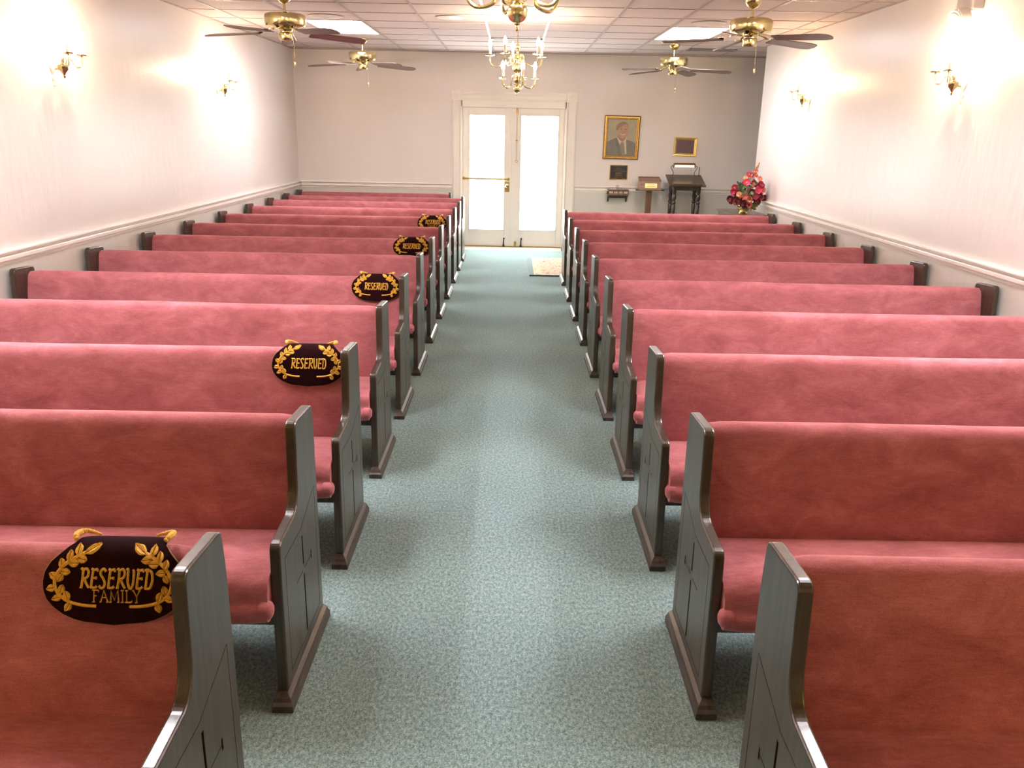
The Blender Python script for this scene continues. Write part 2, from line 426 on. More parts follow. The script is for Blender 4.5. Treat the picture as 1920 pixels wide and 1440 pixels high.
bm = bmesh.new(); add_prism(bm, [(.036, .030), (.070, .030), (.070, .095), (.062, .112), (.044, .112), (.036, .095)], y0 - .016, y0, 'y')
obj('bottom_bolt', bm, M['brass_dk'], dr, bevel=.002)

# ------------------------------------------------------------------ pews
def round_poly(pts, rads, seg=5):
    out = []; n = len(pts)
    for i in range(n):
        p = Vector(pts[i]); a = Vector(pts[i - 1]); b = Vector(pts[(i + 1) % n]); r = rads[i]
        if r <= 0: out.append(tuple(p)); continue
        da = (a - p).normalized(); db = (b - p).normalized()
        d = min(r, (a - p).length * .48, (b - p).length * .48)
        s, e = p + da * d, p + db * d
        for k in range(seg + 1):
            t = k / seg; out.append(tuple((1 - t) ** 2 * s + 2 * t * (1 - t) * p + t * t * e))
    return out
# outline of a pew end, (y, z), y = 0 at the rear top; y is negative towards the front
END = round_poly([(.017, .04), (.017, .70), (.004, .815), (-.216, .828), (-.228, .60), (-.262, .548), (-.455, .536), (-.462, .40), (-.462, .20), (-.468, .04)],
                 [0, .2, .022, .028, .07, .07, .028, .05, 0, 0], 6)
T = .033
def slab_bm():
    bm = bmesh.new(); add_prism(bm, END, 0, T, 'x'); return bm
def apply_mods(o):
    dg = bpy.context.evaluated_depsgraph_get(); dg.update()
    me = bpy.data.meshes.new_from_object(o.evaluated_get(dg))
    old = o.data; o.modifiers.clear(); o.data = me; bpy.data.meshes.remove(old)
def carved_end(name):
    o = obj(name, slab_bm(), M['wood'])
    b = o.modifiers.new('b', 'BEVEL'); b.width = .006; b.segments = 3; b.limit_method = 'ANGLE'; b.angle_limit = math.radians(50)
    apply_mods(o)
    # grooves: a Latin cross and a line round the panel, cut into the outer face (x = 0)
    def cut(a, c, w, d):
        cb = bmesh.new(); a = Vector(a); c = Vector(c); t = (c - a).normalized(); nrm = Vector((-t.y, t.x)) * w / 2
        a2, c2 = a - t * w / 2, c + t * w / 2
        q = [a2 + nrm, a2 - nrm, c2 - nrm, c2 + nrm]
        add_prism(cb, [tuple(v) for v in q], -.02, d, 'x')
        k = obj('cutter', cb, M['wood'])
        m = o.modifiers.new('c', 'BOOLEAN'); m.object = k; m.operation = 'DIFFERENCE'; m.solver = 'EXACT'
        apply_mods(o); bpy.data.objects.remove(k)
    cut((-.213, .435), (-.213, .345), .012, .009)
    cut((-.213, .300), (-.213, .100), .012, .009)
    cut((-.300, .322), (-.228, .322), .004, .006)
    cut((-.198, .322), (-.112, .322), .004, .006)
    cut((-.112, .333), (-.112, .311), .010, .009)
    pan = [(-.030, .085), (-.030, .535), (-.225, .470), (-.415, .470), (-.415, .085)]
    for i in range(5): cut(pan[i], pan[(i + 1) % 5], .0035, .004)
    for p in o.data.polygons: p.use_smooth = False
    return o
def mirror_mesh(me):
    m2 = me.copy()
    for v in m2.vertices: v.co.x = -v.co.x
    m2.flip_normals(); return m2
carved = carved_end('pew_end')
END_R = carved.data; END_L = mirror_mesh(END_R)
bpy.data.objects.remove(carved)
def mesh_of(name, bm, mat, bevel=0, smooth=False, seg=2):
    o = obj(name, bm, mat, bevel=bevel, bseg=seg, smooth=smooth)
    apply_mods(o)
    if smooth:
        for p in o.data.polygons: p.use_smooth = True
    me = o.data; bpy.data.objects.remove(o); return me
PLAIN_R = mesh_of('pew_end_plain', slab_bm(), M['wood'], .006, seg=3); PLAIN_L = mirror_mesh(PLAIN_R)
def plinth_bm():
    bm = bmesh.new()
    # flared foot: rings going up
    rings = []
    for e, z in ((.022, 0), (.022, .022), (.016, .030), (.012, .040), (.0, .050)):
        rings.append([bm.verts.new(p) for p in ((-e, -.475 - e * 1.6, z), (T + e * .4, -.475 - e * 1.6, z), (T + e * .4, .020 + e * .2, z), (-e, .020 + e * .2, z))])
    for a, b in zip(rings, rings[1:]):
        for i in range(4): bm.faces.new((a[i], a[(i + 1) % 4], b[(i + 1) % 4], b[i]))
    bm.faces.new(rings[0][::-1]); bm.faces.new(rings[-1]); return bm
PL_R = mesh_of('plinth', plinth_bm(), M['wood_edge'], .0015); PL_L = mirror_mesh(PL_R)

BACK = [(.004, .40), (.006, .73), (.000, .765), (-.016, .785), (-.040, .793), (-.062, .789), (-.080, .773), (-.092, .745), (-.104, .70), (-.128, .60), (-.148, .50), (-.158, .44), (-.160, .40)]
SEAT = [(-.15, .395), (-.15, .432), (-.24, .440), (-.34, .448), (-.42, .452), (-.462, .444), (-.488, .424), (-.500, .396), (-.503, .372), (-.515, .360), (-.524, .344), (-.522, .322), (-.508, .306), (-.490, .300), (-.470, .303), (-.44, .318), (-.40, .33), (-.30, .35), (-.15, .35)]
def cloth_bm(prof, L, bulge=.004, seed=0, freq=1.3):
    """a cushion: profile swept along x with soft unevenness and slightly tucked ends"""
    n = max(8, int(L / .06)); pr = [Vector((0, y, z)) for y, z in prof]
    pr = [v for v in smooth_path(pr, 2)]
    cen = sum(pr, Vector()) / len(pr)
    bm = bmesh.new(); rings = []
    for i in range(n + 1):
        x = L * i / n; e = min(x, L - x); k = 1 - .05 * max(0, 1 - e / .03) ** 2
        ring = []
        for v in pr:
            w = noise.noise(Vector((x * freq, v.y * 3, v.z * 3 + seed * 7.3))) * bulge
            d = (v - cen); q = cen + d * k + d.normalized() * w
            ring.append(bm.verts.new((x, q.y, q.z)))
        rings.append(ring)
    m = len(pr)
    for a, b in zip(rings, rings[1:]):
        for j in range(m - 1): bm.faces.new((a[j], a[j + 1], b[j + 1], b[j]))
        bm.faces.new((a[m - 1], a[0], b[0], b[m - 1]))
    bm.faces.new(rings[0]); bm.faces.new(rings[-1][::-1])
    return bm
def roll_end_bm():
    """the rolled front edge where it curls past the inner face of the pew end"""
    bm = bmesh.new()
    add_lathe(bm, [(0, .004), (.016, .006), (.025, .012), (.029, .022), (.029, .040), (.026, .046)], 18, (0, 0, 0), 'x')
    for v in bm.verts: v.co.y *= .95
    return bm
ROLL_R = mesh_of('front_roll', roll_end_bm(), M['velvet'], smooth=True); ROLL_L = mirror_mesh(ROLL_R)

def make_pew(side, y, xa, xw, label, seed):
    """side +1: pew runs to the right of its aisle end at xa; -1: to the left"""
    L = abs(xw - xa) - 2 * T - .004
    p = thing('church_pew', label, 'pew', (xa, y, 0), group='velvet pews left of the aisle' if side < 0 else 'velvet pews right of the aisle')
    def link(name, me, par, loc):
        o = bpy.data.objects.new(name, me); C.objects.link(o); o.parent = par; o.location = loc; return o
    a = link('pew_end', END_R if side > 0 else END_L, p, (0, 0, 0)); link('plinth', PL_R if side > 0 else PL_L, a, (0, 0, 0))
    W = abs(xw - xa)
    b = link('pew_end', PLAIN_R if side > 0 else PLAIN_L, p, (side * (W - T), 0, 0))
    link('plinth', PL_L if side > 0 else PL_R, b, (side * T, 0, 0))
    def cush(name, prof, bl, sd):
        bm = cloth_bm(prof, L, bl, sd)
        if side < 0:
            for v in bm.verts: v.co.x = -v.co.x
        o = obj(name, bm, M['velvet'], p, smooth=True); o.location = (side * (T + .002), 0, 0); return o
    cush('backrest', BACK, .005, seed); s = cush('seat', SEAT, .006, seed + 50)
    link('front_roll', ROLL_R if side > 0 else ROLL_L, s, (-side * .020, -.494, .345))
    x0, x1 = sorted((side * (T + .001), side * (W - T - .001)))
    obj('back_board', box(x0, x1, .008, .016, .33, .76), M['wood'], p)
    obj('seat_rail', box(x0, x1, -.44, -.42, .26, .325), M['wood'], p)
    return p
hints_l = ['carrying the RESERVED FAMILY sign, nearest the camera', 'second from the camera, without a sign', 'third from the camera, carrying a RESERVED sign', 'fourth from the camera, between two signed pews',
           'fifth from the camera, its wall end nearest in view', 'sixth from the camera, without a sign', 'seventh from camera, carrying the farthest plain RESERVED sign', 'eighth from camera, before the far RESERVED FAMILY sign',
           'ninth from camera, carrying the far RESERVED FAMILY sign', 'fourth from the back wall', 'third from the back wall', 'second from the back wall', 'shorter, rearmost, against the back wall beside the door']
for i, y in enumerate(ROWS_L):
    xa = -.650 if i == 0 else -.655 if i < 12 else -.875
    make_pew(-1, y, xa, XL + .035, 'rose velvet pew left of aisle, ' + hints_l[i], i)
hints_r = ['nearest the camera, cut by the lower right corner', 'second from the camera', 'third from the camera', 'fourth from the camera, running off the right edge', 'fifth from the camera, its wall end nearest in view',
           'sixth from the camera', 'seventh from the camera, fourth from the rear', 'third from the rear', 'second from the rear', 'rearmost, before the stand and flowers']
for i, y in enumerate(ROWS_R):
    make_pew(1, y, .598 if i == 0 else .605, XR - .028, 'rose velvet pew right of aisle, ' + hints_r[i], i + 20)

# ------------------------------------------------------------------ reserved signs
# front of the backrest as a path measured down from the crest
FP = smooth_path([(0, -.015, .791), (0, -.040, .800), (0, -.066, .795), (0, -.085, .776), (0, -.098, .745), (0, -.110, .70), (0, -.134, .60), (0, -.150, .52)], 5)
FD = [0]
for a, b in zip(FP, FP[1:]): FD.append(FD[-1] + (b - a).length)
T0 = .026      # distance of the sign's top edge along that path
def on_back(x, t, off):
    d = t + T0
    for i in range(len(FD) - 1):
        if FD[i + 1] >= d or i == len(FD) - 2:
            k = (d - FD[i]) / (FD[i + 1] - FD[i]); p = FP[i].lerp(FP[i + 1], k); g = (FP[i + 1] - FP[i]).normalized(); break
    n = Vector((0, g.z, -g.y))
    if n.y > 0: n = -n
    if abs(n.y) < 1e-4 and n.z < 0: n = -n
    if n.z < -.2: n = -n
    q = p + n * off
    return Vector((x, q.y, q.z))
HW = [(-.012, .094), (0, .096), (.018, .100), (.036, .118), (.055, .138), (.075, .150), (.095, .154), (.115, .153), (.135, .146), (.152, .132), (.168, .110), (.18, .082), (.187, .048), (.189, .005)]
def hw(t):
    for (a, wa), (b, wb) in zip(HW, HW[1:]):
        if t <= b: return wa + (wb - wa) * (t - a) / (b - a)
    return 0
def sign_panel():
    bm = bmesh.new(); grid = []; nt_, nx = 36, 16
    for lay in (.012, .002):
        g = []
        for i in range(nt_ + 1):
            t = -.012 + .201 * i / nt_; w = max(hw(t), .004)
            g.append([bm.verts.new(on_back(w * (2 * j / nx - 1), t, lay * (1 - .25 * abs(2 * j / nx - 1) ** 6))) for j in range(nx + 1)])
        grid.append(g)
    F, B = grid
    for g in (F, B):
        for i in range(nt_):
            for j in range(nx): bm.faces.new((g[i][j], g[i][j + 1], g[i + 1][j + 1], g[i + 1][j]))
    for i in range(nt_):
        bm.faces.new((F[i][0], F[i + 1][0], B[i + 1][0], B[i][0])); bm.faces.new((F[i][nx], F[i + 1][nx], B[i + 1][nx], B[i][nx]))
    for j in range(nx):
        bm.faces.new((F[0][j], F[0][j + 1], B[0][j + 1], B[0][j])); bm.faces.new((F[nt_][j], F[nt_][j + 1], B[nt_][j + 1], B[nt_][j]))
    return bm
def sign_piping():
    pts = [on_back(-hw(t), t, .006) for t in [.018 + .171 * i / 30 for i in range(31)]]
    pts += [on_back(hw(t), t, .006) for t in [.189 - .171 * i / 30 for i in range(31)]]
    return tube(pts, .0022, seg=6)
def sign_cord(s):
    bm = bmesh.new()
    path = [(s * .098, .012, .014), (s * .104, .002, .018), (s * .103, -.012, .020), (s * .094, -.020, .022), (s * .080, -.022, .019), (s * .062, -.022, .014)]
    pts = smooth_path([on_back(x, max(t, -.025), o) for x, t, o in path], 5)
    n = len(pts)
    add_tube(bm, pts, [(.0048 + .0024 * math.sin(PI * min(1, i / n * 1.6)) + .0009 * math.sin(i * 2.4)) * (1 if i < n * .75 else 1 - .6 * (i / n - .75) / .25) for i in range(n)], 8)
    return bm
LET = {  # strokes in a unit box, width w
 'R': (.72, [[(.12, .95), (.2, 1), (.26, .9), (.24, .5), (.14, .02)], [(.24, .9), (.5, 1), (.68, .85), (.6, .58), (.3, .48)], [(.36, .5), (.55, .2), (.72, .0)], [(.04, .02), (.26, .02)]]),
 'E': (.62, [[(.62, .98), (.3, .95), (.12, 1)], [(.26, .95), (.18, .5), (.12, .05)], [(.2, .52), (.5, .54)], [(.5, .62), (.5, .46)], [(.06, .03), (.4, .02), (.58, .12)], [(.62, 1.0), (.6, .86)]]),
 'S': (.58, [[(.56, .86), (.42, 1), (.2, .92), (.16, .72), (.36, .5), (.48, .28), (.4, .06), (.18, .0), (.04, .14)]]),
 'V': (.66, [[(.04, .96), (.16, .98), (.14, .4), (.26, .04), (.44, .04), (.58, .4), (.6, .96)], [(.5, .96), (.66, .96)]]),
 'D': (.70, [[(.24, .96), (.18, .5), (.12, .04)], [(.04, .96), (.3, .98), (.56, .86), (.64, .5), (.5, .1), (.3, .0), (.04, .02)]]),
 'F': (.60, [[(.18, .98), (.16, .02)], [(.06, .98), (.58, .98)], [(.17, .52), (.42, .52)], [(.58, .98), (.56, .82)], [(.04, .02), (.28, .02)]]),
 'A': (.74, [[(.08, .02), (.36, 1), (.66, .02)], [(.22, .38), (.52, .38)], [(.0, .02), (.18, .02)], [(.56, .02), (.76, .02)]]),
 'M': (.90, [[(.12, .02), (.16, .98), (.44, .2), (.72, .98), (.78, .02)], [(.02, .02), (.22, .02)], [(.68, .02), (.88, .02)]]),
 'I': (.30, [[(.15, .98), (.15, .02)], [(.02, .98), (.28, .98)], [(.02, .02), (.28, .02)]]),
 'L': (.56, [[(.14, .98), (.14, .04)], [(.02, .98), (.28, .98)], [(.02, .03), (.52, .03), (.54, .2)]]),
 'Y': (.70, [[(.08, .98), (.35, .5), (.6, .98)], [(.35, .5), (.35, .02)], [(.0, .98), (.16, .98)], [(.52, .98), (.70, .98)], [(.24, .02), (.46, .02)]])}
def add_ribbon(bm, pts2, w, t_off=.0125, h=.0022):
    """flat embroidered stroke lying on the sign; pts2 in (x, t)"""
    P = [Vector(p) for p in pts2]; n = len(P); L_, R_, C_ = [], [], []
    for i, p in enumerate(P):
        d = (P[min(i + 1, n - 1)] - P[max(i - 1, 0)]).normalized(); q = Vector((-d.y, d.x)) * w / 2
        L_.append(bm.verts.new(on_back(p.x + q.x, p.y + q.y, t_off - .0008))); R_.append(bm.verts.new(on_back(p.x - q.x, p.y - q.y, t_off - .0008)))
        C_.append(bm.verts.new(on_back(p.x, p.y, t_off + h)))
    for i in range(n - 1):
        bm.faces.new((L_[i], L_[i + 1], C_[i + 1], C_[i])); bm.faces.new((C_[i], C_[i + 1], R_[i + 1], R_[i]))
def lettering(word, cx, t0, height, width):
    bm = bmesh.new(); tot = sum(LET[c][0] + .06 for c in word); k = width / tot; x = cx - width / 2
    for c in word:
        w, strokes = LET[c]
        for s in strokes:
            pts = [(x + a * k, t0 + (1 - b) * height) for a, b in s]
            if len(pts) > 2 and c not in 'AMVY' or c == 'V' and len(pts) > 3:
                pts = [(v.x, v.y) for v in smooth_path([(a, b, 0) for a, b in pts], 4)]
            add_ribbon(bm, pts, height * (.15 if len(pts) > 2 else .12))
        x += (w + .06) * k
    return bm
def add_leaf2d(bm, x, t, ang, ln, wd):
    # an embroidered leaf: small domed ellipse in two halves with a parting line
    for s in (-1, 1):
        cen = []; edge = []
        n = 7
        for i in range(n + 1):
            u = i / n; r = math.sin(PI * u) ** .7
            def P(a, b): return (x + a * math.cos(ang) - b * math.sin(ang), t + a * math.sin(ang) + b * math.cos(ang))
            c_ = P(ln * (u - .0), s * wd * .03); m_ = P(ln * u, s * wd * .28 * r + s * wd * .02); e_ = P(ln * u, s * wd * .5 * r + s * wd * .02)
            cen.append((bm.verts.new(on_back(*c_, .0128)), bm.verts.new(on_back(*m_, .0160)), bm.verts.new(on_back(*e_, .0118))))
        for i in range(n):
            a, b = cen[i], cen[i + 1]
            bm.faces.new((a[0], b[0], b[1], a[1])); bm.faces.new((a[1], b[1], b[2], a[2]))
def laurel(s):
    bm = bmesh.new()
    stem = [(-.036, .148), (-.068, .146), (-.100, .137), (-.122, .117), (-.127, .092), (-.116, .070), (-.094, .052), (-.066, .038)]
    sp = [(v.x * s * -1 * -1 if s < 0 else -v.x, v.y) for v in smooth_path([(a, b, 0) for a, b in stem], 4)]
    if s < 0: sp = [(v.x, v.y) for v in smooth_path([(a, b, 0) for a, b in stem], 4)]
    add_ribbon(bm, sp, .0075)
    leaves = [(-.060, .040, -32, .032, .015), (-.074, .044, -95, .020, .013), (-.074, .048, 12, .020, .013), (-.092, .056, -85, .020, .012), (-.092, .058, 0, .021, .013), (-.104, .070, -100, .019, .012),
              (-.108, .074, 5, .020, .012), (-.115, .090, -140, .018, .013), (-.113, .096, -60, .018, .012), (-.117, .108, 170, .018, .013), (-.108, .122, -75, .019, .012), (-.104, .128, 165, .020, .012), (-.090, .137, -110, .021, .013), (-.086, .141, 120, .019, .013)]
    for x, t, a, ln, wd in leaves:
        a = math.radians(a)
        x -= .007; ln *= 1.12; wd *= 1.25
        if s > 0: x = -x; a = PI - a
        add_leaf2d(bm, x, t, a, ln, wd)
    return bm
def make_sign(family):
    r = bpy.data.objects.new('reserved_sign', None); C.objects.link(r); r.empty_display_size = .05
    obj('velvet_panel', sign_panel(), M['maroon'], r, smooth=True)
    obj('piping', sign_piping(), M['piping'], r, smooth=True)
    for s in (-1, 1):
        obj('gold_cord', sign_cord(s), M['gold_thread'], r, smooth=True)
        obj('laurel_branch', laurel(s), M['gold_thread'], r, smooth=True)
    if family:
        obj('lettering', lettering('RESERVED', .008, .068, .040, .162), M['gold_thread'], r)
        obj('lettering', lettering('FAMILY', .008, .112, .027, .108), M['gold_thread'], r)
    else:
        obj('lettering', lettering('RESERVED', .002, .074, .040, .150), M['gold_thread'], r)
    return r
sf = make_sign(True); sr_ = make_sign(False)
XS = -.845
spec = [(1, sf, 'maroon velvet sign embroidered RESERVED FAMILY in gold, nearest the camera'), (3, sr_, 'maroon velvet RESERVED sign with gold laurel, the nearest plain one, third left pew'),
        (5, None, 'maroon velvet RESERVED sign with gold laurel, middle one, on the fifth left pew'), (7, None, 'small maroon RESERVED sign, partly behind a pew end, on the seventh left pew'),
        (9, None, 'farthest maroon sign, reading RESERVED FAMILY, half hidden by the pew before it')]
for k, src, lab in spec:
    o = src if src else copy_tree(sf if k == 9 else sr_)
    o.location = (XS + (-.008 if k == 1 else 0), ROWS_L[k - 1], 0)
    tag(o, lab, 'sign', 'reserved signs on the left pews')

# ------------------------------------------------------------------ ceiling fans
def make_fan():
    f = bpy.data.objects.new('ceiling_fan', None); C.objects.link(f)
    # origin at the ceiling, downwards is -z
    obj('canopy', lathe([(.066, 0), (.066, -.012), (.058, -.035), (.038, -.06), (.016, -.072), (0, -.072)], seg=28), M['brass'], f, smooth=True)
    obj('downrod', lathe([(.0115, -.06), (.0115, -.135), (.03, -.138), (.034, -.15), (0, -.15)], seg=16), M['brass'], f, smooth=True)
    obj('motor_housing', lathe([(0, -.142), (.10, -.144), (.145, -.150), (.165, -.160), (.168, -.170), (.168, -.235), (.160, -.248), (.12, -.256), (.06, -.260), (0, -.260)], seg=40), M['brass'], f, smooth=True)
    sw = obj('switch_housing', lathe([(.052, -.258), (.062, -.268), (.050, -.285), (.050, -.292), (.058, -.300), (.060, -.335), (.054, -.350), (.030, -.356), (0, -.356)], seg=28), M['brass'], f, smooth=True)
    bm = bmesh.new()
    add_tube(bm, [(.05, -.02, -.345), (.056, -.022, -.36), (.056, -.022, -.50)], .0012, 5)
    obj('pull_chain', bm, M['brass_dk'], sw)
    obj('chain_pull', lathe([(0, -.50), (.004, -.502), (.008, -.515), (.008, -.545), (.004, -.556), (0, -.558)], seg=10, c=(.056, -.022, 0)), M['brass'], sw, smooth=True)
    for k in range(5):
        a = 2 * PI * k / 5
        ar = bpy.data.objects.new
        bm = bmesh.new()
        # scrolled blade iron
        add_prism(bm, round_poly([(.085, -.018), (.17, -.014), (.20, -.035), (.235, -.040), (.25, 0), (.235, .040), (.20, .035), (.17, .014), (.085, .018)], [0, .02, .02, .015, .02, .015, .02, .02, 0], 3), -.262, -.256, 'z')
        for v in bm.verts:
            if v.co.x > .12: v.co.z -= .028 * min(1, (v.co.x - .12) / .06)
        br = obj('blade_iron', bm, M['brass'], f, smooth=False)
        bm = bmesh.new()
        add_prism(bm, round_poly([(.205, -.052), (.62, -.068), (.685, -.050), (.70, 0), (.685, .050), (.62, .068), (.205, .052)], [.012, .04, .02, 0, .02, .04, .012], 4), -.293, -.286, 'z')
        pitch = Matrix.Rotation(math.radians(-13), 4, 'X')
        for v in bm.verts: v.co = Matrix.Translation((0, 0, -.29)) @ Matrix.Rotation(math.radians(2.5), 4, 'Y') @ pitch @ Matrix.Translation((0, 0, .29)) @ v.co
        bl = obj('fan_blade', bm, M['blade'], f, bevel=.0015)
        br.rotation_euler = (0, 0, a); bl.rotation_euler = (0, 0, a)
    return f
fan0 = make_fan()
for i, (x, y, a, lab) in enumerate([(-1.905, 7.47, 30, 'brass ceiling fan with five dark blades, left side, nearer the camera'), (1.885, 7.22, 26, 'brass ceiling fan with five dark blades, right side, nearer the camera'),
                                    (-1.865, 10.95, 30, 'smaller-looking brass ceiling fan hanging before the back wall, left of the door'), (1.93, 10.85, 58, 'smaller-looking brass ceiling fan before the back wall, above the gold frames')]):
    o = fan0 if i == 0 else copy_tree(fan0)
    o.location = (x, y, ZC - .002); o.rotation_euler = (0, 0, math.radians(a)); tag(o, lab, 'ceiling fan', 'brass ceiling fans')

# ------------------------------------------------------------------ chandeliers
def flame_bulb(parent, mat, c, s=1.0):
    return obj('flame_bulb', lathe([(.006 * s, 0), (.012 * s, .010 * s), (.0145 * s, .022 * s), (.010 * s, .040 * s), (.003 * s, .055 * s), (0, .060 * s)], seg=10, c=c), mat, parent, smooth=True)
def make_chandelier():
    c = bpy.data.objects.new('chandelier', None); C.objects.link(c)
    # origin at the tip of the bottom finial, upwards +z
    obj('finial', lathe([(0, 0), (.004, .004), (.006, .012), (.003, .020), (.010, .024), (.010, .028), (0, .030)], seg=14), M['brass'], c, smooth=True)
    ball = [(0, .026)] + [(.034 * math.sin(t), .060 - .034 * math.cos(t)) for t in [PI * i / 12 for i in range(1, 12)]] + [(.008, .096)]
    obj('ball', lathe(ball, seg=24), M['brass'], c, smooth=True)
    obj('column', lathe([(.008, .09), (.012, .10), (.008, .106), (.016, .112), (.028, .125), (.031, .145), (.022, .158), (.012, .165), (.020, .17), (.020, .178), (.010, .184), (.014, .19), (.012, .20), (.010, .19)][:-1] + [(.012, .215)], seg=20), M['brass'], c, smooth=True)
    big = [(.010, .200)] + [(.046 * math.sin(t), .248 - .046 * math.cos(t)) for t in [PI * i / 14 for i in range(2, 13)]] + [(.012, .296)]
    obj('ball', lathe(big, seg=28), M['brass'], c, smooth=True)
    obj('column', lathe([(.012, .29), (.018, .30), (.018, .31), (.010, .316), (.014, .33), (.026, .345), (.028, .36), (.016, .375), (.008, .39), (.012, .41), (.022, .43), (.020, .45), (.008, .47), (.006, .50), (.005, .52)], seg=20), M['brass'], c, smooth=True)
    bm = bmesh.new()
    for k in range(7):
        add_lathe(bm, [(0, -.008), (.006, -.005), (.008, 0), (.006, .006), (0, .009)], 8, (.026 * math.cos(2 * PI * k / 7), .026 * math.sin(2 * PI * k / 7), .100))
    obj('knob_ring', bm, M['brass'], c, smooth=True)
    # chain up to the ceiling canopy
    bm = bmesh.new(); z = .515; k = 0
    top = ZC - 2.012
    while z < top - .02:
        a = (k % 2) * PI / 2
        add_tube(bm, [(.008 * math.cos(t) * math.cos(a), .008 * math.cos(t) * math.sin(a), z + .013 + .016 * math.sin(t)) for t in [2 * PI * i / 10 for i in range(11)]], .0022, 5); z += .024; k += 1
    obj('chain', bm, M['brass'], c)
    obj('canopy', lathe([(.055, top), (.055, top - .008), (.035, top - .022), (.01, top - .03), (0, top - .03)], seg=24), M['brass'], c, smooth=True)
    def arm(rad, hub_z, low_z, cup_z, a, loop):
        d = Vector((math.cos(a), math.sin(a), 0))
        if loop:
            prof = [(.020, hub_z), (.030, hub_z + .020), (.048, hub_z + .040), (.066, hub_z + .030), (.072, hub_z - .0), (.085, hub_z - .03), (rad * .62, low_z + .006), (rad * .78, low_z), (rad * .93, low_z + .02), (rad, low_z + .06), (rad, cup_z)]
        else:
            prof = [(.014, hub_z), (.040, hub_z + .008), (.060, hub_z - .012), (.068, low_z + .045), (.080, low_z + .012), (rad * .72, low_z), (rad * .88, low_z + .010), (rad * .99, low_z + .04), (rad, cup_z)]
        bm = tube(smooth_path([(d.x * r, d.y * r, z) for r, z in prof], 4), .0062, seg=8)
        if loop:   # the small counter-scroll inside
            add_tube(bm, smooth_path([(d.x * r, d.y * r, z) for r, z in [(.072, hub_z), (.060, hub_z - .035), (.046, hub_z - .04), (.038, hub_z - .02), (.042, hub_z + .01)]], 4), .0045, 6)
        A = obj('arm', bm, M['brass'], c, smooth=True)
        cc = (d.x * rad, d.y * rad, 0); cr = .050 if loop else .042
        obj('drip_cup', lathe([(.004, cup_z - .012), (.009, cup_z - .006), (cr * .9, cup_z - .001), (cr, cup_z + .005), (cr * .85, cup_z + .005), (.011, cup_z + .001), (0, cup_z + .001)], seg=16, c=cc), M['brass'], A, smooth=True)
        obj('candle_sleeve', lathe([(.013, cup_z + .001), (.013, cup_z + .075), (.006, cup_z + .077), (0, cup_z + .077)], seg=12, c=cc), M['candle'], A, smooth=True)
        flame_bulb(A, M['bulb_c'], (cc[0], cc[1], cup_z + .076), 1.25)
    for k in range(5): arm(.265, .330, .262, .362, math.radians(28 + 72 * k), True)
    for k in range(5): arm(.170, .178, .072, .160, math.radians(72 * k), False)
    return c
ch = make_chandelier(); ch.location = (.025, 8.5, 2.012)
tag(ch, 'two-tier brass chandelier with lit candle bulbs, seen whole before the door', 'chandelier', 'brass chandeliers')
ch2 = copy_tree(ch); ch2.location = (0.005, 2.95, 2.006); ch2.rotation_euler = (0, 0, math.radians(36))
tag(ch2, 'nearer brass chandelier cut off by the top of the picture, only its lower scrolls showing', 'chandelier', 'brass chandeliers')

# ------------------------------------------------------------------ wall sconces
def make_sconce():
    s = bpy.data.objects.new('wall_sconce', None); C.objects.link(s)
    # origin on the wall, +x out of the wall, arms spread along y
    bm = bmesh.new()
    prof = [(.0, -.135), (.012, -.130), (.016, -.118), (.010, -.105), (.020, -.092), (.024, -.075), (.014, -.058), (.030, -.035), (.052, .000), (.055, .025), (.044, .055), (.024, .075), (.016, .09), (.020, .105), (.008, .12), (0, .125)]
    add_lathe(bm, prof, 20)
    for v in bm.verts: v.co.x = max(0, v.co.x) * .55
    bmesh.ops.remove_doubles(bm, verts=bm.verts, dist=.0004)
    obj('back_plate', bm, M['white_plaster'], s, smooth=True)
    bm = bmesh.new()
    add_lathe(bm, [(0, -.082), (.006, -.078), (.009, -.068), (.005, -.060), (.012, -.052), (.014, -.044), (.028, -.030), (.036, -.010), (.036, .004), (.018, .008), (.010, .02), (.013, .032), (.006, .042), (0, .046)], 20, (.075, 0, 0))
    add_tube(bm, [(.01, 0, -.02), (.05, 0, -.022)], .008, 8)
    obj('bowl', bm, M['brass'], s, smooth=True)
    for q in (-1, 1):
        A = obj('arm', tube(smooth_path([(.085, q * .012, .012), (.10, q * .030, .045), (.120, q * .045, .030), (.135, q * .060, -.005), (.155, q * .082, .000), (.163, q * .090, .035), (.163, q * .090, .068)], 4), .0042, seg=8), M['brass'], s, smooth=True)
        cc = (.163, q * .090, 0)
        obj('drip_cup', lathe([(.004, .060), (.009, .066), (.032, .071), (.035, .077), (.009, .078), (0, .078)], seg=16, c=cc), M['brass'], A, smooth=True)
        obj('candle_sleeve', lathe([(.0095, .076), (.0095, .135), (.004, .137), (0, .137)], seg=12, c=cc), M['candle'], A, smooth=True)
        flame_bulb(A, M['bulb_s'], (cc[0], cc[1], .136))
    return s
sc = make_sconce()
first = True
for side, X, zs in ((-1, XL, 2.055), (1, XR, 2.06)):
    for y, lab in ((2.75, 'nearest the camera, outside the picture edge'), (5.98 if side < 0 else 6.03, 'nearer one in view'), (9.25 if side < 0 else 9.12, 'farther one, towards the back wall')):
        o = sc if first else copy_tree(sc); first = False
        o.location = (X, y, zs); o.rotation_euler = (0, 0, 0 if side < 0 else PI)
        if side > 0 and y > 8:
            for a_ in o.children:
                for b_ in a_.children:
                    if b_.name.startswith('flame_bulb'): b_.material_slots[0].link = 'OBJECT'; b_.material_slots[0].material = M['bulb_warm']
        tag(o, 'white and brass two-candle sconce on the %s wall, %s' % ('left' if side < 0 else 'right', lab), 'wall lamp', 'two-candle wall sconces')

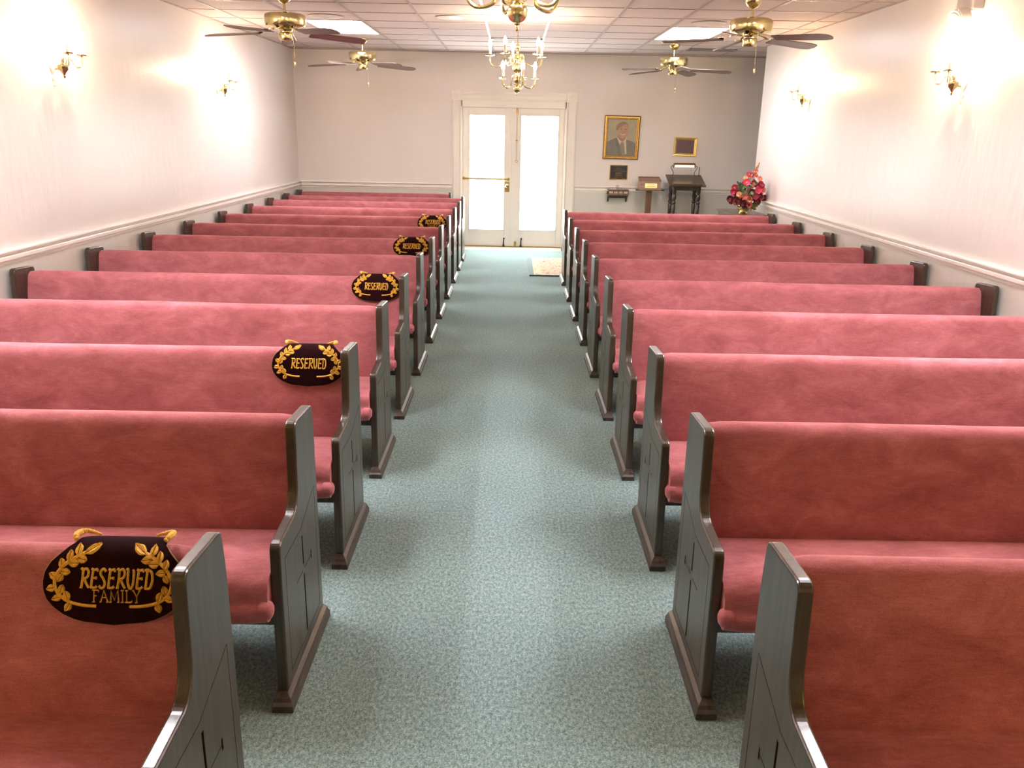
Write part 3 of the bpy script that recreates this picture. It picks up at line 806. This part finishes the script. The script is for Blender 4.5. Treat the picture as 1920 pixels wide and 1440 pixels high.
# ------------------------------------------------------------------ fluorescent panels
plabs = ['white square-cornered fluorescent light panel in ceiling, left side, behind the near left fan', 'white fluorescent light panel in ceiling, right side, behind the near right fan',
         'fluorescent light panel in ceiling over the near left pews, above the picture', 'fluorescent light panel in ceiling over the near right pews, above the picture']
for (px, py), lab in zip(panels, plabs):
    t = thing('ceiling_light', lab, 'ceiling light', (px + G / 2, py + G, ZC), group='fluorescent ceiling panels')
    bm = bmesh.new(); w, h = G / 2 - .013, G - .013
    for a in ((-w, -w + .014, -h, h), (w - .014, w, -h, h), (-w, w, -h, -h + .014), (-w, w, h - .014, h)): add_box(bm, a[0], a[1], a[2], a[3], -.006, .05)
    add_box(bm, -w, w, -h, h, .05, .056)
    obj('frame', bm, M['white_metal'], t)
    bm = bmesh.new(); vs = [bm.verts.new(p) for p in ((-w + .014, -h + .014, .003), (-w + .014, h - .014, .003), (w - .014, h - .014, .003), (w - .014, -h + .014, .003))]; bm.faces.new(vs)
    bmesh.ops.solidify(bm, geom=bm.faces[:], thickness=.003)
    obj('diffuser', bm, M['panel'] if py > 8 else M['panel_near'], t)

# ------------------------------------------------------------------ ceiling vents
def round_vent(x, y, r, lab):
    t = thing('ceiling_vent', lab, 'vent', (x, y, ZC - .006), group='round ceiling vents')
    bm = bmesh.new()
    for k, (ra, rb) in enumerate(((1.0, .85), (.66, .53), (.38, .27))):
        add_lathe(bm, [(r * rb, -.003 - .003 * k), (r * ra, -.003 * k), (r * ra, -.002 - .003 * k), (r * rb, -.009 - .002 * k)], 32)
    add_lathe(bm, [(0, -.008), (r * .2, -.008), (r * .2, -.012), (0, -.014)], 20)
    obj('ring', bm, M['white_metal'], t, smooth=True)
    obj('throat', lathe([(0, .001), (r * .9, .001), (r * .9, -.002), (0, -.002)], seg=28), M['dark'], t)
round_vent(-.63, 8.72, .14, 'round white ceiling vent left of the chandelier')
round_vent(-1.86, 8.84, .17, 'round white ceiling vent just before the left light panel')
round_vent(1.88, 8.78, .17, 'round white ceiling vent just before the right light panel')
def rect_vent(x0, x1, y0_, y1_, mat, lab):
    t = thing('ceiling_vent', lab, 'vent', ((x0 + x1) / 2, (y0_ + y1_) / 2, ZC - .004), group='rectangular ceiling grilles')
    a, b = (x1 - x0) / 2, (y1_ - y0_) / 2; bm = bmesh.new()
    for q in ((-a, -a + .02, -b, b), (a - .02, a, -b, b), (-a, a, -b, -b + .02), (-a, a, b - .02, b)): add_box(bm, q[0], q[1], q[2], q[3], -.008, 0)
    obj('frame', bm, M['white_metal'] if mat is not M['dark'] else M['ventgrey'], t)
    bm = bmesh.new(); n = int(2 * b / .03)
    for k in range(1, n):
        y = -b + 2 * b * k / n; add_prism(bm, [(y - .009, -.001), (y - .007, -.001), (y + .009, -.007), (y + .007, -.007)], -a + .02, a - .02, 'x')
    obj('louvers', bm, M['ventgrey'], t)
    obj('backing', box(-a + .015, a - .015, -b + .015, b - .015, -.0012, .0), mat, t)
rect_vent(-.285, .32, 10.56, 10.80, M['ventgrey'], 'grey rectangular ceiling grille behind the far chandelier')
rect_vent(2.215, 2.82, 11.36, 11.62, M['dark'], 'dark rectangular ceiling grille near the back right corner')

# ------------------------------------------------------------------ emergency light, right wall
t = thing('emergency_light', 'white twin-head emergency light high on the right wall', 'emergency light', (XR, 6.05, 2.53))
obj('housing', box(-.075, 0, -.115, .115, -.02, .13), M['white_metal'], t, bevel=.01, bseg=3)
for q in (-1, 1):
    bm = bmesh.new(); add_lathe(bm, [(.0, .0), (.030, .004), (.048, .028), (.052, .055), (.052, .062), (.0, .062)], 20, (0, 0, 0), 'z')
    R = Matrix.Rotation(math.radians(128), 4, Vector((q * .55, 1, 0)).normalized()) 
    R = Matrix.Rotation(math.radians(-118), 4, 'Y') @ Matrix.Rotation(math.radians(q * 18), 4, 'X')
    for v in bm.verts: v.co = R @ v.co + Vector((-.055, q * .060, -.030))
    h = obj('lamp_head', bm, M['white_metal'], t, smooth=True)
    bm = bmesh.new(); add_lathe(bm, [(0, .063), (.040, .063), (.036, .068), (0, .071)], 20)
    for v in bm.verts: v.co = R @ v.co + Vector((-.055, q * .060, -.030))
    obj('lens', bm, simple('clear_lens', (.42, .38, .38), .1), h, smooth=True)

# ------------------------------------------------------------------ pictures on the back wall
def frame_obj(name, label, x0, x1, z0, z1, prof_w, mats, steps, tilt=0, cat='picture'):
    cx, cz = (x0 + x1) / 2, (z0 + z1) / 2; t = thing(name, label, cat, (cx, YB - .001, cz), (0, math.radians(tilt), 0))
    w, h = (x1 - x0) / 2, (z1 - z0) / 2
    bm = bmesh.new()
    rings = []
    for ins, dep, mi in steps:
        a, b = w - ins, h - ins
        rings.append(([bm.verts.new(p) for p in ((-a, -dep, -b), (a, -dep, -b), (a, -dep, b), (-a, -dep, b))], mi))
    for (ra, _), (rb, mi) in zip(rings, rings[1:]):
        for i in range(4): bm.faces.new((ra[i], ra[(i + 1) % 4], rb[(i + 1) % 4], rb[i])).material_index = mi
    obj('frame', bm, mats, t)
    return t, w - steps[-1][0], h - steps[-1][0]
t, w, h = frame_obj('portrait_picture', 'portrait photograph of a smiling man in a gilt frame on the back wall', 1.295, 1.807, 1.320, 1.922, .05, [M['gold'], M['gold_dk']],
                    [(0, 0, 1), (0, .020, 1), (.014, .030, 1), (.018, .032, 0), (.028, .032, 0), (.034, .018, 1), (.040, .020, 0), (.048, .016, 0), (.052, .010, 1)], tilt=.6)
# the photograph: a flat picture, shapes printed on it
def flat(name, pts, mat, parent, y):
    bm = bmesh.new(); add_prism(bm, pts, -y - .0003, -y + .0004, 'y')
    return obj(name, bm, mat, parent)
pic = flat('photograph', [(-w, -h), (w, -h), (w, h), (-w, h)], simple('photo_backdrop', (.37, .34, .235), .45, var=.08, scale=4), t, .010)
def sc2(pts): return [(x * w, z * h) for x, z in pts]
def ell(cx, cz, rx, rz, n=24, a0=0, a1=360): return [(cx + rx * math.cos(math.radians(a0 + (a1 - a0) * i / n)), cz + rz * math.sin(math.radians(a0 + (a1 - a0) * i / n))) for i in range(n if a1 - a0 >= 360 else n + 1)]
suit = simple('print_grey_suit', (.19, .18, .155), .5, var=.06); skin = simple('print_skin', (.42, .27, .18), .5, var=.06); hair = simple('print_hair', (.27, .18, .13), .5, var=.1)
flat('printed_suit', sc2([(-1, -1), (1, -1), (1, -.32), (.86, -.22), (.42, -.12), (.28, -.02), (-.32, .0), (-.45, -.04), (-.80, -.18), (-.98, -.26)]), suit, pic, .0112)
flat('printed_shirt', sc2([(-.34, .02), (.36, .02), (.34, -.2), (.42, -.9), (.30, -.95), (-.02, -.48), (-.24, -.18)]), simple('print_shirt', (.55, .47, .36), .5, var=.03), pic, .0120)
flat('printed_tie', sc2([(-.02, -.26), (.16, -.24), (.22, -.40), (.34, -.98), (.12, -.98), (-.04, -.5), (-.08, -.40)]), simple('print_tie', (.24, .225, .18), .5, var=.2, scale=120), pic, .0128)
flat('printed_neck', sc2([(-.28, .16), (.34, .16), (.30, -.04), (.10, -.24), (-.10, -.14), (-.28, .02)]), simple('print_neck', (.32, .19, .125), .5, var=.05), pic, .0132)
flat('printed_face', sc2(ell(.06, .40, .41, .44, 28)), skin, pic, .0138)
flat('printed_hair', sc2([(-.40, .40), (-.42, .58), (-.34, .72), (-.18, .82), (.02, .87), (.22, .86), (.38, .76), (.46, .62), (.47, .50), (.42, .66), (.28, .76), (.12, .72), (-.02, .62), (-.22, .52), (-.30, .40)]), hair, pic, .0142)
feat = simple('print_feature', (.20, .115, .08), .5, var=.05)
for cx in (-.06, .26): flat('printed_eye', sc2(ell(cx, .455, .085, .022, 12)), feat, pic, .0144)
flat('printed_mouth', sc2([(-.10, .22), (.08, .17), (.28, .23), (.20, .15), (.08, .12), (-.04, .15)]), simple('print_smile', (.60, .47, .38), .5), pic, .0144)
flat('printed_nose', sc2([(.10, .42), (.16, .29), (.04, .28)]), simple('print_nose', (.36, .22, .15), .5), pic, .0144)
flat('printed_lapel', sc2([(-.34, .0), (-.26, -.1), (.02, -.95), (-.1, -1), (-.42, -.3)]), simple('print_lapel', (.155, .145, .125), .5), pic, .0126)

t, w, h = frame_obj('framed_picture', 'small bright gold frame with plain mauve picture above the book stand', 2.313, 2.640, 1.383, 1.640, .03, [M['gold_bright'], M['gold']],
                    [(0, 0, 1), (0, .016, 1), (.006, .022, 0), (.020, .020, 0), (.026, .014, 1), (.036, .010, 0)], tilt=1.2)
flat('picture', [(-w, -h), (w, -h), (w, h), (-w, h)], M['mauve'], t, .009)
flat('picture_mark', [(.03, .07), (.07, .065), (.075, .03), (.04, .035)], simple('mauve_mark', (.13, .075, .085), .6), t, .0098)  # small patch slightly darker than the mauve around it
t, w, h = frame_obj('wall_plaque', 'dark bronze plaque with gilt rim below the portrait', 1.408, 1.668, 1.030, 1.240, .02, [M['gold'], M['plaque']],
                    [(0, 0, 0), (0, .010, 0), (.004, .013, 0), (.010, .010, 0)], cat='plaque')
flat('bronze_field', [(-w, -h), (w, -h), (w, h), (-w, h)], M['plaque'], t, .009)
bm = bmesh.new()
def dashes(zc, x0, x1, hh, n):
    for i in range(n):
        a = x0 + (x1 - x0) * i / n; add_box(bm, a, a + (x1 - x0) / n * .72, -.0115, -.0095, zc - hh, zc + hh)
dashes(.085, -.085, .085, .003, 16); dashes(.062, -.035, .035, .003, 7); dashes(.045, -.060, .060, .003, 11); dashes(.020, -.090, .090, .0035, 15)
dashes(-.012, -.045, .045, .011, 5); dashes(-.040, -.050, .050, .007, 6); dashes(-.064, -.070, .070, .0025, 13); dashes(-.080, -.090, .090, .0025, 16)
obj('raised_text', bm, simple('worn_bronze_text', (.20, .14, .08), .4, .5), t)

# ------------------------------------------------------------------ little shelf with card slots
t = thing('wall_shelf', 'small brown wooden card rack shelf on the back wall under the plaque', 'shelf', (1.532, YB - .035, .72))
w = .148
bm = bmesh.new(); add_box(bm, -w, w, -.14, .034, .172, .182); add_box(bm, -w, w, .022, .034, .105, .172)
add_box(bm, -w, w, -.13, -.12, .105, .128); add_box(bm, -w, w, -.13, -.12, .158, .172); add_box(bm, -w, w, -.13, .03, .098, .108)
for k in range(5):
    x = -w + .008 + (2 * w - .016) * k / 4; add_box(bm, x - .006, x + .006, -.132, -.118, .105, .172)
obj('rack', bm, M['walnut'], t, bevel=.002)
for s in (-1, 1):
    bm = bmesh.new(); add_prism(bm, [(-.10, .10), (.034, .10), (.034, .0), (.014, .0), (.005, .035), (-.03, .07), (-.10, .085)], s * (w - .016) - .011, s * (w - .016) + .011, 'x')
    obj('bracket', bm, M['stand'], t)
obj('apron', box(-w + .02, w - .02, -.10, -.09, .06, .098), M['stand'], t)
for k in range(4):
    x = -w + .008 + (2 * w - .016) * (k + .5) / 4
    c = obj('prayer_card', box(x - .026, x + .026, -.112, -.102, .110, .166), M['card']); c.location = t.location
    tag(c, '%s of the four pale cards in the slots of the small wall rack' % ('leftmost', 'second from left', 'third from left', 'rightmost')[k], 'card', 'cards in the wall rack')
o = obj('clear_cup', lathe([(0, 0), (.019, 0), (.021, .004), (.023, .06), (.021, .061), (.018, .006), (0, .005)], seg=20), M['crystal'], loc=(1.52, YB - .10, .903), smooth=True)
tag(o, 'clear cup standing on the small brown wall rack', 'cup')
o = obj('paper_stack', box(-.05, .05, -.03, .03, 0, .007), M['card'], loc=(1.455, YB - .09, .903)); tag(o, 'low stack of pale papers on the left of the small wall rack', 'paper')
o = obj('paper_slip', box(-.028, .028, -.02, .02, 0, .005), simple('orange_paper', (.62, .36, .16), .7), loc=(1.615, YB - .09, .903)); tag(o, 'small tan paper slip on the right of the small wall rack', 'paper')

# ------------------------------------------------------------------ offering box on its post
t = thing('offering_box', 'brown wooden offering box with bright label on a square post', 'box', (1.955, 12.25, 0))
obj('post', box(-.040, .040, -.035, .035, .03, .905), M['walnut'], t, bevel=.003)
obj('base', box(-.14, .14, -.14, .14, 0, .03), M['walnut'], t, bevel=.005)
obj('platform', box(-.165, .165, -.12, .12, .905, .922), M['walnut'], t, bevel=.003)
bm = bmesh.new()
for s in (-1, 1): add_box(bm, s * .182 - .022, s * .182 + .022, -.10, -.07, .905, .921)
obj('handle', bm, M['black'], t, bevel=.003)
bm = bmesh.new(); add_prism(bm, [(-.115, .922), (.09, .922), (.09, 1.075), (.02, 1.075), (-.085, 1.035)], -.148, .148, 'x')
bx = obj('box_body', bm, M['walnut_lt'], t, bevel=.003)
bm = bmesh.new()
for s in (-1, 1): add_prism(bm, [(-.087, 1.030), (.09, 1.070), (.09, 1.092), (-.087, 1.052)], s * .148 - .005, s * .148 + .005, 'x')
add_box(bm, -.148, .148, .084, .092, 1.06, 1.092); obj('rim', bm, M['walnut'], bx)
lb = obj('label_plate', box(-.085, .085, -.004, 0, -.032, .032), M['label'], bx, loc=(.01, -.104, .975)); lb.rotation_euler = (math.radians(-14.5), 0, 0)
bm = bmesh.new()
for zz, n, a in ((.012, 9, .05), (-.010, 11, .06)):
    for i in range(n): add_box(bm, -a + 2 * a * i / n, -a + 2 * a * i / n + 2 * a / n * .7, -.0052, -.0035, zz - .004, zz + .004)
obj('label_text', bm, simple('label_text_ink', (.20, .12, .04), .5), lb)

# ------------------------------------------------------------------ register stand
t = thing('book_stand', 'dark wooden guest book stand with slanted top and four turned legs', 'stand', (2.44, 12.1, 0))
sx = .255
bm = bmesh.new(); add_prism(bm, [(-.19, .985), (.20, 1.110), (.20, 1.128), (-.19, 1.003)], -sx, sx, 'x')
top = obj('slanted_top', bm, M['stand'], t, bevel=.003)
bm = bmesh.new(); add_prism(bm, [(-.175, 1.006), (-.160, 1.011), (-.165, 1.028), (-.180, 1.023)], -sx + .05, sx - .05, 'x'); obj('book_ledge', bm, M['walnut'], top)
for x in (-.17, .17):
    for y, hh in ((-.12, .995), (.15, 1.08)):
        pr = [(.028, .0), (.028, .06), (.018, .07), (.024, .10), (.030, .14), (.026, .30), (.021, .42), (.024, .62), (.028, .72), (.018, .735), (.030, .75), (.030, .77), (.018, .785), (.027, .80), (.032, .83), (.027, .86), (.018, .875), (.029, .89), (.029, hh)]
        obj('leg', lathe(pr, seg=18, c=(x, y, 0)), M['stand'], t, smooth=True)
bm = bmesh.new(); add_box(bm, -.17, .17, -.135, -.115, .93, .985); add_box(bm, -.17, .17, .14, .16, .96, 1.06); add_box(bm, -.18, -.16, -.12, .15, .93, .99); add_box(bm, .16, .18, -.12, .15, .93, .99)
add_box(bm, -.17, .17, -.01, .02, .14, .17)
obj('apron', bm, M['stand'], t)
t = thing('reading_lamp', 'brass tube lamp on two curved arms at the top of the book stand', 'lamp', (2.44, 12.27, 1.122))
for s in (-1, 1):
    obj('arm', tube(smooth_path([(s * .158, .0, 0), (s * .150, 0, .03), (s * .158, 0, .055), (s * .182, 0, .095), (s * .180, 0, .125), (s * .150, -.01, .132)], 5), .0042, seg=8), M['black'], t, smooth=True)
bm = bmesh.new(); add_prism(bm, ell(0, .135, .028, .034, 20, -20, 200) + [(-.022, .123), (.022, .123)], -.150, .150, 'x')
obj('lamp_shade', bm, M['paper_shade'], t, smooth=True)
bm = bmesh.new(); add_lathe(bm, [(0, -.138), (.016, -.136), (.016, .136), (0, .138)], 14, (0, -.020, .128), 'x'); obj('tube_bulb', bm, M['lamptube'], t, smooth=True)
bm = bmesh.new()
for s in (-1, 1): add_lathe(bm, [(0, s * .15), (.032, s * .15), (.030, s * .158), (0, s * .160)], 16, (0, -.008, .130), 'x')
obj('end_cap', bm, M['brass_dk'], t, smooth=True)
obj('pull_chain', tube([(.10, -.02, .115), (.10, -.02, .045)], .0012, seg=5), M['black'], t)
o = obj('pen_stand', lathe([(0, 0), (.012, 0), (.010, .012), (.004, .016), (.0045, .05), (.006, .11), (.002, .125), (0, .125)], seg=10), M['black'], loc=(2.655, 12.26, 1.118), smooth=True); tag(o, 'black pen standing upright on the right of the book stand', 'pen')

# ------------------------------------------------------------------ console and flowers
t = thing('console_table', 'brown wooden console cabinet in the back right corner under the flowers', 'table', (2.84, 10.53, 0))
obj('cabinet', box(-.185, .205, -.34, .40, .0, .755), M['console'], t, bevel=.004)
obj('tabletop', box(-.205, .213, -.37, .42, .755, .778), M['console'], t, bevel=.005)
t = thing('flower_arrangement', 'red and pink artificial flower arrangement in a ribbed brass vase on the console', 'flowers', (2.80, 10.30, .779))
pr = [(0, 0), (.045, 0), (.050, .006), (.038, .014), (.030, .022), (.045, .035), (.060, .055), (.062, .07), (.052, .085), (.046, .095), (.058, .108), (.060, .112), (.048, .106), (.03, .09), (0, .09)]
bm = lathe([(r * 1.18, h) for r, h in pr], seg=32)
for v in bm.verts:
    a = math.atan2(v.co.y, v.co.x); k = 1 + .035 * math.cos(16 * a) * (1 if .03 < v.co.z < .1 else 0); v.co.x *= k; v.co.y *= k
obj('vase', bm, M['brass'], t, smooth=True)
fm = {'mag': simple('magenta_petal', (.58, .025, .10), .6, var=.25), 'bur': simple('burgundy_petal', (.12, .012, .025), .7, var=.3), 'sal': simple('salmon_petal', (.60, .16, .12), .6, var=.25),
      'pch': simple('peach_petal', (.70, .36, .19), .6, var=.2), 'crm': simple('crimson_petal', (.36, .02, .06), .6, var=.3), 'lf': simple('leaf_green', (.10, .17, .05), .6, var=.35), 'dl': simple('dark_leaf', (.03, .05, .02), .6, var=.3), 'yl': simple('stamen_yellow', (.65, .42, .12), .6)}
def frame_to(d):
    d = Vector(d).normalized(); return d.to_track_quat('Z', 'Y').to_matrix().to_4x4()
def petal(bm, R, c, ang, ln, wd, lift, mi=0):
    pts = []
    for u, wv in ((0, .15), (.3, .6), (.6, 1), (.85, .85), (1.0, .25)):
        z = lift * (u ** 1.5) * ln; row = []
        for s in (-1, 0, 1):
            x = u * ln; y = s * wv * wd / 2; zz = z + (.12 * wd if s else 0)
            p = Vector((x * math.cos(ang) - y * math.sin(ang), x * math.sin(ang) + y * math.cos(ang), zz)); row.append(bm.verts.new(R @ p + c))
        pts.append(row)
    for a, b in zip(pts, pts[1:]):
        for j in range(2): bm.faces.new((a[j], a[j + 1], b[j + 1], b[j])).material_index = mi
def flower(c, d, r, mat, n=5, layers=1, lift=.35, centre='yl', pw=1.0):
    bm = bmesh.new(); R = frame_to(d); c = Vector(c)
    for l in range(layers):
        for k in range(n): petal(bm, R, c + R @ Vector((0, 0, .004 * l)), 2 * PI * (k + .5 * l) / n, r * (1 - .3 * l), r * 1.05 * (1 - .2 * l) * pw, lift + .5 * l)
    for k in range(5):
        q = R @ Vector((.006 * math.cos(k * 1.26), .006 * math.sin(k * 1.26), .010)) + c
        add_lathe(bm, [(0, -.004), (.004, 0), (0, .005)], 5, q, mi=1)
    o = obj('flower', bm, [fm[mat], fm[centre]], t, smooth=True)
    return o
def leaf3(c, d, ln, mat):
    bm = bmesh.new(); R = frame_to(d)
    petal(bm, R, Vector(c), random.uniform(0, 6), ln, ln * .55, .4); obj('leaf', bm, fm[mat], t, smooth=True)
def P(u, v):  # picture-plane guess of the bouquet turned into metres round the vase
    return ((u - 800) / 1571 * 120 / 152, (1330 - v) / 1440 * 110 / 152 + .0)
# (u, v, radius, colour, petals) read off a close look at the bouquet, depth chosen to round it off
FL = [(750, 590, .044, 'mag', 5, 1), (1035, 750, .048, 'mag', 5, 1), (525, 820, .042, 'mag', 6, 2), (820, 420, .040, 'crm', 5, 1), (730, 490, .030, 'pch', 5, 1), (1090, 640, .045, 'crm', 6, 2),
      (530, 720, .038, 'crm', 6, 2), (1190, 760, .040, 'sal', 5, 1), (735, 910, .046, 'sal', 6, 2), (845, 965, .036, 'pch', 5, 1), (980, 900, .040, 'crm', 6, 1), (990, 1140, .054, 'sal', 6, 1),
      (1195, 920, .040, 'sal', 6, 1), (1260, 960, .044, 'bur', 6, 2), (470, 990, .042, 'bur', 6, 2), (640, 1020, .048, 'bur', 6, 2), (720, 1060, .046, 'bur', 6, 2), (880, 800, .036, 'bur', 6, 2),
      (920, 600, .036, 'bur', 5, 1), (1080, 510, .034, 'sal', 5, 1), (900, 640, .028, 'sal', 5, 1), (610, 860, .032, 'pch', 5, 1), (500, 1060, .030, 'bur', 5, 1), (1080, 1040, .040, 'bur', 6, 2), (1180, 660, .03, 'crm', 5, 1), (1290, 1010, .032, 'bur', 5, 1), (870, 430, .03, 'bur', 5, 1)]
stems = bmesh.new()
for u, v, r, m_, n, ly in FL:
    x, z = P(u, v); dx = x - .03; rr = math.hypot(dx, (z - .28) * .8); y = -math.sqrt(max(0, .175 ** 2 - rr ** 2)) * .9
    flower((x, y, z), (dx * 2.5, -1 + .3 * rr, (z - .25) * 2 + .15), r, m_, n, ly, pw=(.5 if m_ == 'sal' and n == 6 else 1))
    add_tube(stems, smooth_path([(0, 0, .08), (x * .35, y * .3, .10 + (z - .1) * .4), (x, y + .01, z)], 3), .0018, 5)
for i in range(16):   # the far side of the bouquet
    a = random.uniform(.1, PI - .1); z = random.uniform(.14, .36); rad = .165 * math.sqrt(max(.1, 1 - ((z - .25) / .2) ** 2))
    p = (.03 + rad * math.cos(a), rad * math.sin(a) * .8, z)
    flower(p, (math.cos(a), math.sin(a), .3), random.uniform(.034, .046), random.choice(['mag', 'bur', 'crm', 'sal']), 6, 2)
    add_tube(stems, [(0, 0, .09), (p[0] * .5, p[1] * .5, .18), p], .0018, 5)
for i in range(16):
    u, v = random.uniform(540, 1230), random.uniform(840, 1130); x, z = P(u, v); dx = x - .03; y = -math.sqrt(max(.0005, .16 ** 2 - dx * dx)) * .8
    flower((x, y, z), (dx * 3, -1, -.2), random.uniform(.030, .042), random.choice(['bur', 'bur', 'crm', 'sal']), 6, 2)
for i in range(86):
    a = random.uniform(0, 2 * PI); z = random.uniform(.09, .36); rad = random.uniform(.06, .135) * math.sqrt(max(.15, 1 - ((z - .23) / .2) ** 2))
    leaf3((.03 + rad * math.cos(a), rad * math.sin(a), z), (math.cos(a), math.sin(a), random.uniform(-.2, .6)), random.uniform(.05, .085), random.choice(['lf', 'dl', 'dl', 'lf']))
for u, v in ((650, 720), (830, 700), (900, 720), (700, 780)):
    x, z = P(u, v); leaf3((x, -.15, z - .02), (.1, -1, .6), .085, 'lf')
for zz, (u, v) in enumerate([(1065, 150), (1045, 200), (1025, 245), (1000, 290), (1020, 330), (965, 350), (990, 400), (940, 470), (1010, 440)]):
    x, z = P(u, v); flower((x, -.03, z), (random.uniform(-1, 1), -1, .6), .010 + .0022 * zz, 'sal' if zz > 3 else 'crm', 5, 1)
add_tube(stems, smooth_path([(0, 0, .09), (.05, -.03, .25), (.10, -.03, .42), P(1070, 135)[:1] + (-.03,) + P(1070, 135)[1:]], 4), .0022, 5)
obj('stems', stems, fm['dl'], t)

# ------------------------------------------------------------------ rug by the door
t = thing('floral_rug', 'small cream and rose floral rug on the carpet before the door', 'rug', (.74, 10.84, 0))
obj('pile', box(-.46, .46, -.715, .715, .004, .014), M['rug'], t)
obj('fringe_edge', box(-.515, .515, -.735, .735, .001, .006), M['rug_edge'], t)
obj('binding', box(-.515, .515, -.755, -.733, .001, .016), M['rug_dark'], t)

# ------------------------------------------------------------------ camera
f_px, pit, rol, yaw, hcam = 1564.2, .2958, .0195, .0039, 1.6995
up = Vector((0, 0, 1)); fw = Vector((math.sin(yaw), math.cos(yaw), 0)); r0 = Vector((math.cos(yaw), -math.sin(yaw), 0))
F = math.cos(pit) * fw - math.sin(pit) * up; D = -(math.cos(pit) * up + math.sin(pit) * fw)
R = math.cos(rol) * r0 - math.sin(rol) * D; Dn = math.sin(rol) * r0 + math.cos(rol) * D
cam = bpy.data.cameras.new('camera'); co = bpy.data.objects.new('camera', cam); C.objects.link(co)
mw = Matrix((( R.x, -Dn.x, -F.x, 0), (R.y, -Dn.y, -F.y, 0), (R.z, -Dn.z, -F.z, hcam), (0, 0, 0, 1)))
co.matrix_world = mw
cam.sensor_width = 36; cam.sensor_fit = 'HORIZONTAL'; cam.lens = f_px / 1920 * 36; cam.clip_start = .05
bpy.context.scene.camera = co

# ------------------------------------------------------------------ daylight through the door
w = bpy.data.worlds.new('world'); bpy.context.scene.world = w; w.use_nodes = True
bg = w.node_tree.nodes['Background']; bg.inputs[0].default_value = (1.0, .985, .95, 1); bg.inputs[1].default_value = 14.0
pl = bpy.data.lights.new('door_portal', 'AREA'); pl.shape = 'RECTANGLE'; pl.size = 1.5; pl.size_y = 2.0; pl.cycles.is_portal = True
po = bpy.data.objects.new('door_portal', pl); C.objects.link(po); po.location = (0, YB + .16, 1.03); po.rotation_euler = (math.radians(-90), 0, 0)

# added warm lights without fittings behind the camera, tinting the nearest pews orange
for x in (-1.9, 2.1):
    l = bpy.data.lights.new('added_warm_light', 'POINT'); l.color = (1, .62, .13); l.energy = 17; l.shadow_soft_size = .12
    lo = bpy.data.objects.new('added_warm_light', l); C.objects.link(lo); lo.location = (x, .15, 1.45)

s = bpy.context.scene
s.view_settings.view_transform = 'Standard'; s.view_settings.look = 'None'; s.view_settings.gamma = 1; s.view_settings.use_curve_mapping = False
s.view_settings.exposure = .74
s.cycles.max_bounces = 8; s.cycles.diffuse_bounces = 5; s.cycles.sample_clamp_indirect = 8
